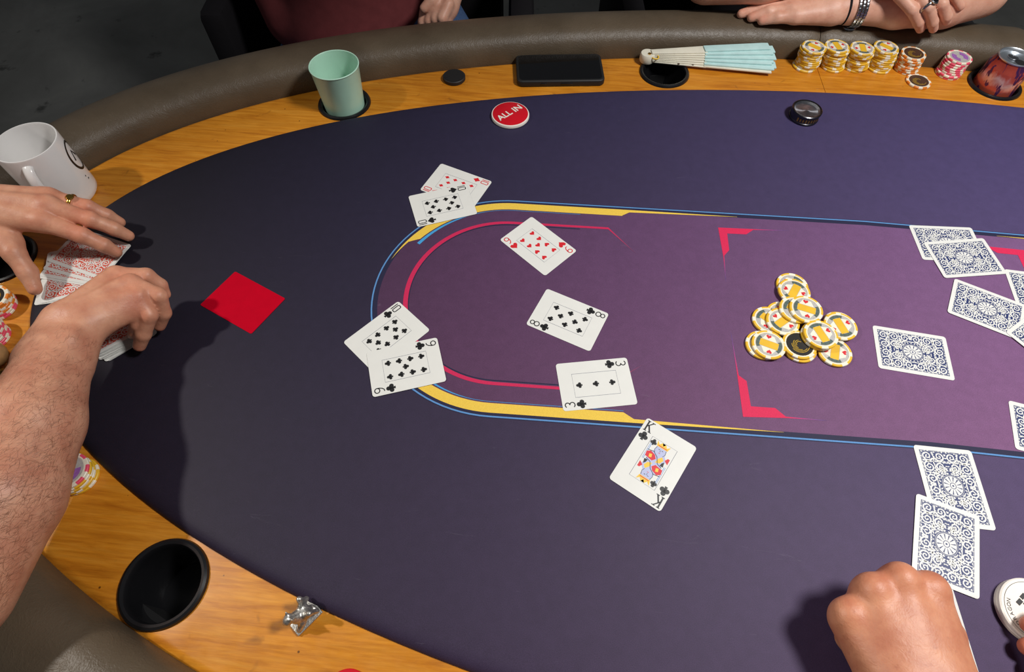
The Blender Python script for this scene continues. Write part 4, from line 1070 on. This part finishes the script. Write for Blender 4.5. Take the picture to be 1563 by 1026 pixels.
fL = [(chain([L['iM'], (-0.557, 0.500, 0.046), (-0.538, 0.498, 0.029), (-0.529, 0.497, 0.0165)], [0.0128, 0.0102, 0.0090, 0.0074]), 0.004),
      (chain([L['mM'], (-0.552, 0.523, 0.051), (-0.532, 0.524, 0.032), (-0.522, 0.525, 0.0175)], [0.0128, 0.0102, 0.0090, 0.0074]), 0.004),
      (chain([L['rM'], (-0.566, 0.546, 0.050), (-0.550, 0.547, 0.033), (-0.541, 0.548, 0.019)], [0.0122, 0.0097, 0.0086, 0.0070]), 0.004),
      (chain([L['pM'], (-0.592, 0.561, 0.040), (-0.579, 0.561, 0.026), (-0.571, 0.561, 0.014)], [0.0110, 0.0085, 0.0075, 0.0062]), 0.004),
      (chain([(-0.645, 0.486, 0.055), (-0.630, 0.469, 0.048), (-0.618, 0.452, 0.030), (-0.611, 0.436, 0.0165)], [0.0155, 0.0125, 0.0110, 0.0085]), 0.005)]
armL = organic([(palmL + veinL, 0.008)] + fL, 0.0017, 0.007)
foreL = organic([([('c', (-1.02, 0.545, 0.10), (-0.90, 0.53, 0.098), 0.050, 0.045), ('c', (-0.90, 0.53, 0.098), (-0.795, 0.520, 0.092), 0.045, 0.0358)], 0.02)], 0.004)
Rh = dict(iM=(-0.4690, 0.4165, 0.0700), mM=(-0.4460, 0.4030, 0.0725), rM=(-0.4340, 0.3885, 0.0690), pM=(-0.4370, 0.3745, 0.0620))
palmR = [('c', (-0.488, 0.068, 0.078), (-0.475, 0.150, 0.083), 0.054, 0.053), ('c', (-0.475, 0.150, 0.083), (-0.478, 0.225, 0.080), 0.053, 0.045), ('c', (-0.478, 0.225, 0.080), (-0.489, 0.305, 0.074), 0.045, 0.032),
         ('c', (-0.503, 0.300, 0.073), (-0.502, 0.350, 0.071), 0.028, 0.023), ('c', (-0.481, 0.300, 0.072), (-0.478, 0.345, 0.072), 0.028, 0.022),
         ('c', (-0.500, 0.350, 0.071), Rh['iM'], 0.022, 0.0128), ('c', (-0.492, 0.350, 0.073), Rh['mM'], 0.022, 0.0128), ('c', (-0.483, 0.348, 0.072), Rh['rM'], 0.021, 0.0122), ('c', (-0.476, 0.346, 0.070), Rh['pM'], 0.019, 0.0112),
         ('c', (-0.505, 0.350, 0.058), (-0.512, 0.392, 0.042), 0.017, 0.0135)]
veinR = [('c', (-0.498, 0.354, 0.0920), (-0.472, 0.408, 0.0815), 0.0022, 0.0020), ('c', (-0.490, 0.352, 0.0935), (-0.450, 0.397, 0.0838), 0.0022, 0.0020), ('c', (-0.481, 0.350, 0.0915), (-0.439, 0.383, 0.0800), 0.0022, 0.0020),
         ('e', (-0.471, 0.318, 0.090), (0.010, 0.012, 0.009))]
fR = [(chain([Rh['iM'], (-0.4390, 0.4230, 0.0630), (-0.4300, 0.4210, 0.0470), (-0.4285, 0.4160, 0.0350)], [0.0112, 0.0092, 0.0080, 0.0066]), 0.003),
      (chain([Rh['mM'], (-0.4165, 0.3950, 0.0610), (-0.4195, 0.3865, 0.0380), (-0.4310, 0.3795, 0.0205)], [0.0112, 0.0096, 0.0086, 0.0072]), 0.003),
      (chain([Rh['rM'], (-0.4240, 0.3725, 0.0540), (-0.4365, 0.3590, 0.0340), (-0.4470, 0.3520, 0.0185)], [0.0110, 0.0096, 0.0086, 0.0074]), 0.003),
      (chain([Rh['pM'], (-0.4400, 0.3665, 0.0450), (-0.4500, 0.3640, 0.0300), (-0.4570, 0.3650, 0.0230)], [0.0100, 0.0085, 0.0075, 0.0065]), 0.003),
      (chain([(-0.512, 0.390, 0.042), (-0.508, 0.425, 0.030), (-0.496, 0.445, 0.024)], [0.0130, 0.0105, 0.0085]), 0.004)]
armR = organic([(palmR + veinR, 0.008)] + fR, 0.0017, 0.004)
upR = organic([([('c', (-0.488, 0.068, 0.078), (-0.60, 0.04, 0.19), 0.053, 0.054), ('c', (-0.60, 0.04, 0.19), (-0.70, 0.04, 0.27), 0.054, 0.052)], 0.03)], 0.004)
dcol = [([L['iM'], L['mM'], L['rM'], (-0.557, 0.500, 0.055), (-0.552, 0.523, 0.060), (-0.566, 0.546, 0.058), Rh['iM'], Rh['mM'], Rh['rM'], Rh['pM']], 0.014, REDK),
        ([(-0.524, 0.4965, 0.020), (-0.518, 0.525, 0.021), (-0.538, 0.548, 0.022), (-0.606, 0.431, 0.022)], 0.0055, (1.10, 1.02, 1.0)),
        ([(-0.433, 0.362, 0.014), (-0.447, 0.347, 0.013), (-0.425, 0.375, 0.014)], 0.010, (1.02, 0.80, 0.80))]
shirtD = [([('e', (-1.02, 0.30, 0.05), (0.15, 0.20, 0.30)), ('e', (-1.00, 0.30, 0.24), (0.13, 0.21, 0.14)), ('e', (-1.05, 0.30, -0.20), (0.17, 0.21, 0.16))], 0.06),
          ([('c', (-1.00, 0.20, 0.28), (-0.74, 0.04, 0.29), 0.095, 0.085), ('c', (-0.74, 0.04, 0.29), (-0.645, 0.04, 0.225), 0.085, 0.070)], 0.03), ([('c', (-0.99, 0.42, 0.28), (-1.01, 0.50, 0.26), 0.095, 0.085), ('c', (-1.01, 0.50, 0.26), (-1.02, 0.545, 0.12), 0.085, 0.066)], 0.03)]
trD = [([('e', (-1.06, 0.30, -0.30), (0.18, 0.20, 0.12)), ('c', (-1.05, 0.20, -0.30), (-0.68, 0.16, -0.27), 0.09, 0.07), ('c', (-1.05, 0.40, -0.30), (-0.72, 0.50, -0.27), 0.09, 0.07), ('c', (-0.68, 0.16, -0.27), (-0.72, 0.16, -0.72), 0.07, 0.05), ('c', (-0.72, 0.50, -0.27), (-0.76, 0.50, -0.72), 0.07, 0.05)], 0.05)]
dbody = finish_person(dealer, 'skin_dealer', [armL, foreL, armR, upR], dcol, shirtD, 'grey_cloth', (-0.965, 0.30, 0.56), (0.98, 0.2), 'hair_grey', trD, 'denim', [('c', (-0.99, 0.30, 0.42), (-1.0, 0.30, 0.25), 0.055, 0.075), ('c', (-1.0, 0.30, 0.25), (-0.99, 0.20, 0.26), 0.06, 0.05), ('c', (-0.99, 0.20, 0.26), (-0.72, 0.04, 0.27), 0.05, 0.05), ('c', (-1.0, 0.32, 0.25), (-1.01, 0.49, 0.24), 0.06, 0.05), ('c', (-1.01, 0.49, 0.24), (-1.015, 0.545, 0.10), 0.05, 0.045)])
def arm_hair(V, Q, a, b, n, rmax, seed, lean):
    rr = np.random.RandomState(seed)
    P = V[Q].mean(1); e1 = V[Q[:, 1]] - V[Q[:, 0]]; e2 = V[Q[:, 3]] - V[Q[:, 0]]; Nn = np.cross(e1, e2); Nn /= np.linalg.norm(Nn, axis=1)[:, None] + 1e-12
    a, b = np.asarray(a), np.asarray(b); ax = b - a; Lx = np.linalg.norm(ax); ax = ax / Lx; t = (P - a) @ ax / Lx
    ok = np.where((t > 0.02) & (t < 0.98) & (Nn[:, 2] > -0.15))[0]
    pr = np.clip(1.15 - t[ok], 0.15, 1); pick = rr.choice(ok, n, p=pr / pr.sum())
    v, f = [], []
    for i in pick:
        p, nn = P[i], Nn[i]; d = ax * 0.35 + np.asarray(lean) + rr.normal(0, 0.45, 3); d -= nn * (d @ nn); d /= np.linalg.norm(d) + 1e-9
        ln = rr.uniform(0.006, 0.013); w = np.cross(d, nn) * 0.00006
        k = len(v); q1 = p + d * ln * 0.5 + nn * 0.0016; q2 = p + d * ln + nn * 0.0012 + np.cross(d, nn) * rr.normal(0, 0.0015)
        v += [p - w - nn * 0.0003, p + w - nn * 0.0003, q1 - w, q1 + w, q2]; f += [(k, k + 1, k + 3, k + 2), (k + 2, k + 3, k + 4)]
    return mesh('arm_hair', v, f)
h1 = link('arm_hair', arm_hair(*armR, (-0.50, 0.05, 0.08), (-0.487, 0.335, 0.07), 5200, 0.06, 5, (0.5, 0.3, 0)), M['arm_hair'], dealer); h1['kind'] = 'stuff'

# ---- person in maroon across the table
pa = person('seated person in a maroon shirt and jeans across the table, fist in lap', (0, 0, TZ))
handA = organic([([('c', (-0.12, 1.27, 0.000), (-0.140, 1.215, -0.035), 0.032, 0.028), ('e', (-0.152, 1.190, -0.040), (0.036, 0.032, 0.028)), ('c', (-0.12, 1.27, 0.000), (-0.055, 1.42, 0.06), 0.032, 0.044)], 0.015)]
    + [(chain([(-0.150 - 0.016 * i + 0.0, 1.178 + 0.004 * i, -0.028 - 0.006 * i), (-0.160 - 0.014 * i, 1.158 + 0.005 * i, -0.045 - 0.006 * i), (-0.148 - 0.012 * i, 1.168, -0.065 - 0.003 * i)], [0.012, 0.0105, 0.009]), 0.003) for i in range(-1, 3)]
    + [(chain([(-0.135, 1.20, -0.022), (-0.165, 1.175, -0.014), (-0.182, 1.165, -0.026)], [0.013, 0.011, 0.009]), 0.003)], 0.003, 0.007)
shirtA = [([('e', (-0.36, 1.43, -0.02), (0.185, 0.215, 0.26)), ('e', (-0.36, 1.46, 0.20), (0.21, 0.15, 0.20)), ('e', (-0.37, 1.41, -0.16), (0.19, 0.22, 0.13))], 0.06),
          ([('c', (-0.18, 1.47, 0.27), (-0.06, 1.47, 0.09), 0.085, 0.072), ('c', (-0.06, 1.47, 0.09), (-0.06, 1.40, 0.065), 0.070, 0.060)], 0.03),
          ([('c', (-0.55, 1.47, 0.27), (-0.585, 1.44, 0.02), 0.085, 0.075), ('c', (-0.585, 1.44, 0.02), (-0.52, 1.33, -0.14), 0.070, 0.055)], 0.03)]
trA = [([('e', (-0.36, 1.50, -0.28), (0.20, 0.18, 0.11)), ('c', (-0.24, 1.46, -0.22), (-0.125, 1.15, -0.185), 0.105, 0.092), ('c', (-0.48, 1.46, -0.26), (-0.52, 1.10, -0.24), 0.09, 0.07), ('c', (-0.125, 1.15, -0.185), (-0.10, 1.20, -0.70), 0.085, 0.05), ('c', (-0.52, 1.10, -0.24), (-0.54, 1.18, -0.70), 0.07, 0.05)], 0.05)]
finish_person(pa, 'skin_pale', [handA], [], shirtA, 'maroon', (-0.36, 1.42, 0.58), (0, -1), 'hair_dark', trA, 'denim', [('c', (-0.36, 1.45, 0.44), (-0.36, 1.46, 0.25), 0.06, 0.09), ('c', (-0.36, 1.46, 0.25), (-0.16, 1.47, 0.25), 0.07, 0.06), ('c', (-0.16, 1.47, 0.25), (-0.055, 1.46, 0.08), 0.06, 0.05), ('c', (-0.055, 1.46, 0.08), (-0.055, 1.41, 0.06), 0.05, 0.045)])
def chair(x, y, rz, label):
    c = empty('chair', (x, y, 0), rz); tag(c, label, 'chair', 'black chairs behind the far rail')
    link('seat', box('seat', 0.62, 0.46, 0.08, (0, 0, 0.285), 0.02), M['black_cloth'], c)
    link('backrest', box('backrest', 0.62, 0.07, 0.62, (0, 0.27, 0.66), 0.025), M['black_cloth'], c)
    for s in (-1, 1):
        link('armrest', box('armrest', 0.06, 0.42, 0.30, (s * 0.36, 0.03, 0.48), 0.02), M['black_cloth'], c)
        for t in (-1, 1): link('leg', lathe('leg', [(0, 0), (0.016, 0), (0.020, 0.246), (0, 0.246)], 12), M['black_matte'], c, (s * 0.26, t * 0.18, 0))
    return c
chair(-0.345, 1.50, 0.0, 'black armchair under the person in maroon')
chair(0.64, 1.52, 0.0, 'black armchair under the person with the watch')

# ---- person with crossed forearms at the far rail
pb = person('person in black with crossed bare forearms resting on the far rail', (0, 0, TZ))
palmB = [('c', (0.815, 1.045, 0.074), (0.740, 1.018, 0.072), 0.038, 0.038), ('c', (0.740, 1.018, 0.072), (0.660, 1.013, 0.069), 0.038, 0.034), ('c', (0.660, 1.013, 0.069), (0.585, 1.018, 0.064), 0.034, 0.026),
         ('c', (0.585, 1.018, 0.064), (0.550, 1.020, 0.062), 0.026, 0.024), ('c', (0.550, 1.010, 0.059), (0.488, 1.006, 0.054), 0.021, 0.013), ('c', (0.550, 1.022, 0.062), (0.484, 1.018, 0.057), 0.021, 0.0135), ('c', (0.550, 1.034, 0.060), (0.480, 1.031, 0.056), 0.020, 0.013), ('c', (0.550, 1.042, 0.056), (0.482, 1.044, 0.051), 0.018, 0.012)]
fB = [(chain([(0.488, 1.006, 0.054), (0.458, 1.008, 0.051), (0.434, 1.011, 0.0435)], [0.012, 0.0098, 0.0078]), 0.003), (chain([(0.484, 1.018, 0.057), (0.445, 1.021, 0.053), (0.418, 1.021, 0.0430)], [0.012, 0.0098, 0.0078]), 0.003),
      (chain([(0.480, 1.031, 0.056), (0.436, 1.035, 0.052), (0.403, 1.034, 0.0420)], [0.012, 0.0098, 0.0078]), 0.003), (chain([(0.482, 1.044, 0.051), (0.445, 1.050, 0.048), (0.420, 1.051, 0.040)], [0.011, 0.0088, 0.0070]), 0.003)]
armB1 = organic([(palmB, 0.010)] + fB, 0.0022, 0.006)
upB1 = organic([([('c', (0.818, 1.048, 0.074), (0.86, 1.20, 0.22), 0.039, 0.046), ('c', (0.86, 1.20, 0.22), (0.86, 1.28, 0.32), 0.046, 0.052)], 0.02)], 0.005)
palmB2 = [('c', (0.340, 1.075, 0.075), (0.430, 1.058, 0.088), 0.036, 0.037), ('c', (0.430, 1.058, 0.088), (0.540, 1.050, 0.108), 0.037, 0.029), ('c', (0.540, 1.050, 0.108), (0.590, 1.040, 0.120), 0.029, 0.025),
          ('c', (0.580, 1.034, 0.118), (0.618, 0.992, 0.112), 0.021, 0.0125), ('c', (0.590, 1.038, 0.122), (0.645, 0.998, 0.116), 0.021, 0.0125), ('c', (0.598, 1.045, 0.120), (0.668, 1.006, 0.114), 0.020, 0.012), ('c', (0.600, 1.05, 0.115), (0.690, 1.018, 0.108), 0.018, 0.0115)]
fB2 = [(chain([(0.618, 0.992, 0.112), (0.652, 0.962, 0.092), (0.676, 0.963, 0.070), (0.690, 0.968, 0.056)], [0.0112, 0.0092, 0.0084, 0.0072]), 0.003), (chain([(0.645, 0.998, 0.116), (0.674, 0.960, 0.098), (0.698, 0.961, 0.072), (0.711, 0.967, 0.057)], [0.0112, 0.0092, 0.0084, 0.0072]), 0.003),
       (chain([(0.668, 1.006, 0.114), (0.700, 0.968, 0.098), (0.720, 0.967, 0.078), (0.729, 0.972, 0.067)], [0.0108, 0.0090, 0.0082, 0.0070]), 0.003), (chain([(0.690, 1.018, 0.108), (0.724, 0.988, 0.103), (0.742, 0.980, 0.088)], [0.0100, 0.0084, 0.0068]), 0.003)]
armB2 = organic([(palmB2, 0.008)] + fB2, 0.0020, 0.004)
upB2 = organic([([('c', (0.338, 1.078, 0.075), (0.36, 1.20, 0.22), 0.037, 0.046), ('c', (0.36, 1.20, 0.22), (0.40, 1.28, 0.32), 0.046, 0.052)], 0.02)], 0.005)
shirtB = [([('e', (0.62, 1.42, 0.05), (0.17, 0.15, 0.30)), ('e', (0.62, 1.38, 0.26), (0.20, 0.13, 0.13)), ('e', (0.64, 1.42, -0.18), (0.18, 0.17, 0.14))], 0.06),
          ([('c', (0.80, 1.36, 0.32), (0.865, 1.235, 0.255), 0.080, 0.062)], 0.03), ([('c', (0.44, 1.36, 0.32), (0.365, 1.225, 0.245), 0.080, 0.062)], 0.03)]
trB = [([('e', (0.64, 1.48, -0.26), (0.19, 0.17, 0.11)), ('c', (0.54, 1.42, -0.25), (0.50, 1.16, -0.24), 0.09, 0.07), ('c', (0.80, 1.42, -0.22), (0.90, 1.19, -0.14), 0.10, 0.085), ('c', (0.50, 1.16, -0.24), (0.50, 1.20, -0.70), 0.07, 0.05), ('c', (0.90, 1.19, -0.14), (0.92, 1.24, -0.70), 0.08, 0.05)], 0.05)]
bcol = [([(0.434, 1.008, 0.048), (0.418, 1.019, 0.048), (0.403, 1.033, 0.047), (0.684, 0.969, 0.058), (0.707, 0.967, 0.058), (0.725, 0.973, 0.068)], 0.008, (1.05, 0.88, 0.86))]
finish_person(pb, 'skin_pale', [armB1, upB1, armB2, upB2], bcol, shirtB, 'black_cloth', (0.62, 1.33, 0.58), (-0.1, -1), 'hair_dark', trB, 'black_cloth', [('c', (0.62, 1.37, 0.44), (0.62, 1.38, 0.28), 0.06, 0.09), ('c', (0.62, 1.38, 0.28), (0.85, 1.27, 0.30), 0.06, 0.05), ('c', (0.62, 1.38, 0.28), (0.41, 1.27, 0.30), 0.06, 0.05)])

# ---- person at the near right: fist and fingertips
pd = person('person resting a closed fist by the face down cards at the near right', (0, 0, TZ))
palmD = [('c', (0.372, -0.240, 0.048), (0.350, -0.060, 0.052), 0.048, 0.036), ('c', (0.362, -0.060, 0.052), (0.362, 0.005, 0.053), 0.031, 0.029), ('c', (0.332, -0.060, 0.050), (0.330, 0.005, 0.051), 0.029, 0.028),
         ('c', (0.364, 0.005, 0.050), (0.375, 0.078, 0.056), 0.026, 0.0185), ('c', (0.352, 0.005, 0.052), (0.349, 0.084, 0.060), 0.026, 0.0185), ('c', (0.338, 0.005, 0.050), (0.324, 0.076, 0.056), 0.025, 0.0180), ('c', (0.326, 0.005, 0.046), (0.303, 0.058, 0.047), 0.024, 0.0170),
         ('e', (0.345, 0.050, 0.038), (0.040, 0.042, 0.024)), ('e', (0.347, 0.036, 0.0525), (0.046, 0.058, 0.0247)), ('c', (0.378, 0.010, 0.040), (0.396, 0.050, 0.030), 0.020, 0.016)]
veinD = [('e', (0.375, 0.084, 0.0645), (0.0120, 0.0120, 0.0120)), ('e', (0.349, 0.091, 0.0690), (0.0120, 0.0120, 0.0120)), ('e', (0.323, 0.083, 0.0645), (0.0115, 0.0115, 0.0120)), ('e', (0.300, 0.064, 0.0545), (0.0110, 0.0110, 0.0110)),
         ('e', (0.330, -0.006, 0.072), (0.012, 0.014, 0.010))]
fD = [(chain([(0.375, 0.078, 0.052), (0.379, 0.078, 0.030), (0.376, 0.062, 0.0125), (0.370, 0.048, 0.0115)], [0.0155, 0.0125, 0.0110, 0.0100]), 0.004), (chain([(0.349, 0.084, 0.056), (0.353, 0.084, 0.032), (0.352, 0.066, 0.013), (0.350, 0.052, 0.0115)], [0.0155, 0.0125, 0.0110, 0.0100]), 0.004),
      (chain([(0.326, 0.076, 0.052), (0.331, 0.075, 0.030), (0.332, 0.060, 0.0125), (0.332, 0.048, 0.0115)], [0.0150, 0.0122, 0.0108, 0.0100]), 0.004), (chain([(0.306, 0.059, 0.045), (0.313, 0.057, 0.027), (0.316, 0.046, 0.0115), (0.320, 0.036, 0.0110)], [0.0142, 0.0115, 0.0100, 0.0095]), 0.004),
      (chain([(0.396, 0.046, 0.030), (0.394, 0.068, 0.020), (0.384, 0.078, 0.014)], [0.0145, 0.0115, 0.0095]), 0.004)]
armD = organic([(palmD + veinD, 0.010)] + fD, 0.0018, 0.007)
palmD2 = [('c', (0.70, -0.26, 0.048), (0.655, -0.08, 0.055), 0.046, 0.034), ('c', (0.655, -0.08, 0.055), (0.622, 0.0, 0.055), 0.033, 0.026), ('e', (0.588, 0.038, 0.048), (0.042, 0.040, 0.022)), ('c', (0.622, 0.0, 0.055), (0.585, 0.045, 0.050), 0.026, 0.020)]
fD2 = [(chain([(0.565, 0.065, 0.052), (0.520, 0.068, 0.044), (0.498, 0.062, 0.029), (0.486, 0.058, 0.0200)], [0.012, 0.0108, 0.0095, 0.0085]), 0.003), (chain([(0.560, 0.048, 0.050), (0.515, 0.048, 0.042), (0.492, 0.043, 0.026), (0.480, 0.040, 0.0145)], [0.012, 0.0108, 0.0095, 0.0085]), 0.003),
       (chain([(0.560, 0.030, 0.046), (0.515, 0.030, 0.038), (0.492, 0.026, 0.023), (0.481, 0.023, 0.0130)], [0.012, 0.0105, 0.0092, 0.0082]), 0.003), (chain([(0.568, 0.014, 0.042), (0.530, 0.012, 0.034), (0.508, 0.008, 0.020), (0.498, 0.006, 0.012)], [0.011, 0.0095, 0.0085, 0.0075]), 0.003),
       (chain([(0.590, 0.068, 0.044), (0.572, 0.098, 0.032), (0.556, 0.110, 0.018)], [0.015, 0.0118, 0.0095]), 0.004)]
armD2 = organic([(palmD2, 0.012)] + fD2, 0.0022, 0.007)
upD = organic([([('c', (0.372, -0.240, 0.048), (0.34, -0.36, 0.20), 0.049, 0.055), ('c', (0.70, -0.26, 0.048), (0.74, -0.38, 0.20), 0.047, 0.055)], 0.02)], 0.005)
shirtDD = [([('e', (0.54, -0.56, 0.06), (0.19, 0.15, 0.30)), ('e', (0.54, -0.55, 0.26), (0.21, 0.13, 0.14)), ('e', (0.54, -0.58, -0.20), (0.19, 0.17, 0.14))], 0.06),
           ([('c', (0.36, -0.52, 0.30), (0.345, -0.345, 0.18), 0.08, 0.066)], 0.03), ([('c', (0.72, -0.52, 0.30), (0.736, -0.365, 0.18), 0.08, 0.066)], 0.03)]
trDD = [([('e', (0.54, -0.60, -0.28), (0.20, 0.17, 0.11)), ('c', (0.44, -0.56, -0.27), (0.40, -0.26, -0.26), 0.09, 0.07), ('c', (0.64, -0.56, -0.27), (0.68, -0.26, -0.26), 0.09, 0.07), ('c', (0.40, -0.26, -0.26), (0.40, -0.30, -0.70), 0.07, 0.05), ('c', (0.68, -0.26, -0.26), (0.68, -0.30, -0.70), 0.07, 0.05)], 0.05)]
odcol = [([(0.375, 0.084, 0.062), (0.349, 0.091, 0.066), (0.323, 0.083, 0.062), (0.300, 0.064, 0.052)], 0.016, (1.04, 0.92, 0.90)), ([(0.484, 0.058, 0.022), (0.477, 0.040, 0.017), (0.479, 0.023, 0.016)], 0.014, (1.05, 0.78, 0.78))]
finish_person(pd, 'skin_old', [armD, upD, armD2], odcol, shirtDD, 'grey_cloth', (0.54, -0.50, 0.56), (0, 1), 'hair_grey', trDD, 'denim', [('c', (0.54, -0.54, 0.44), (0.54, -0.55, 0.28), 0.06, 0.09), ('c', (0.54, -0.55, 0.28), (0.37, -0.50, 0.28), 0.06, 0.06), ('c', (0.37, -0.50, 0.28), (0.34, -0.35, 0.19), 0.06, 0.052), ('c', (0.54, -0.55, 0.28), (0.71, -0.50, 0.28), 0.06, 0.06), ('c', (0.71, -0.50, 0.28), (0.74, -0.37, 0.19), 0.06, 0.052)])

# ---- jewellery
def oriented(o, loc, axis):
    o.location = loc; o.rotation_euler = Vector(axis).to_track_quat('Z', 'Y').to_euler()
gr = empty('finger_ring'); tag(gr, 'gold ring on a finger of the hand over the red cards', 'ring')
link('ring_band', torus('ring_band', 0.0113, 0.0016, 32, 10, 1.6), M['gold'], gr)
link('ring_crest', lathe('ring_crest', [(0, 0), (0.0042, 0), (0.0048, 0.0012), (0.0035, 0.0026), (0, 0.003)], 20), M['gold'], gr, (0, 0, 0)); 
gr.children[1].location = (0.0118, 0, 0); gr.children[1].rotation_euler = (0, PI / 2, 0)
def place_ring(o, a, b, t):
    a, b = Vector(a), Vector(b); ax = (b - a).normalized(); up = Vector((0, 0, 1)); x = (up - ax * up.dot(ax)).normalized(); y = ax.cross(x)
    m = Matrix((x, y, ax)).transposed().to_4x4(); m.translation = a + (b - a) * t + Vector((0, 0, TZ)); o.matrix_world = m
place_ring(gr, L['rM'], (-0.566, 0.546, 0.050), 0.60)
sr = empty('finger_ring'); tag(sr, 'silver ring with a large black stone on the hand over the watch arm', 'ring')
link('ring_band', torus('ring_band', 0.0112, 0.0016, 32, 10, 1.5), M['chrome'], sr)
cr = link('ring_bezel', lathe('ring_bezel', [(0, 0), (0.0072, 0), (0.0076, 0.0016), (0.0062, 0.0030), (0, 0.0030)], 24), M['chrome'], sr, (0.0112, 0, 0)); cr.rotation_euler = (0, PI / 2, 0)
cs = link('ring_stone', lathe('ring_stone', [(0, 0.0026), (0.0056, 0.0026), (0.0050, 0.0044), (0, 0.0052)], 24), M['stone_black'], sr, (0.0112, 0, 0)); cs.rotation_euler = (0, PI / 2, 0)
place_ring(sr, (0.645, 0.998, 0.116), (0.674, 0.960, 0.098), 0.98)
# watch bracelet of links
wt = empty('wrist_watch'); tag(wt, 'steel link bracelet watch on the wrist resting on the far rail', 'watch')
lk = box('bracelet_link', 0.0030, 0.0072, 0.0050, (0, 0, 0), 0.0009)
nl = 26
for i in range(nl):
    a = 2 * PI * i / nl
    for k, zz in enumerate((-0.0058, 0.0, 0.0058)):
        aa = a + (PI / nl if k == 1 else 0)
        o = link('bracelet_link', lk, M['chrome'], wt, (0.0300 * math.cos(aa), 0.0300 * math.sin(aa), zz), aa)
wc = link('watch_case', lathe('watch_case', [(0, 0), (0.015, 0), (0.016, 0.002), (0.015, 0.006), (0, 0.007)], 32), M['chrome'], wt, (-0.030, 0, 0)); wc.rotation_euler = (0, -PI / 2, 0)
place_ring(wt, (0.660, 1.013, 0.069), (0.585, 1.018, 0.064), 0.91)
ht = link('hair_tie', torus('hair_tie', 0.0262, 0.0016, 40, 8, 1.4), M['black_cloth']); tag(ht, 'thin dark band on the wrist beside the steel watch', 'wristband')
place_ring(ht, (0.585, 1.018, 0.064), (0.550, 1.020, 0.062), 0.38)
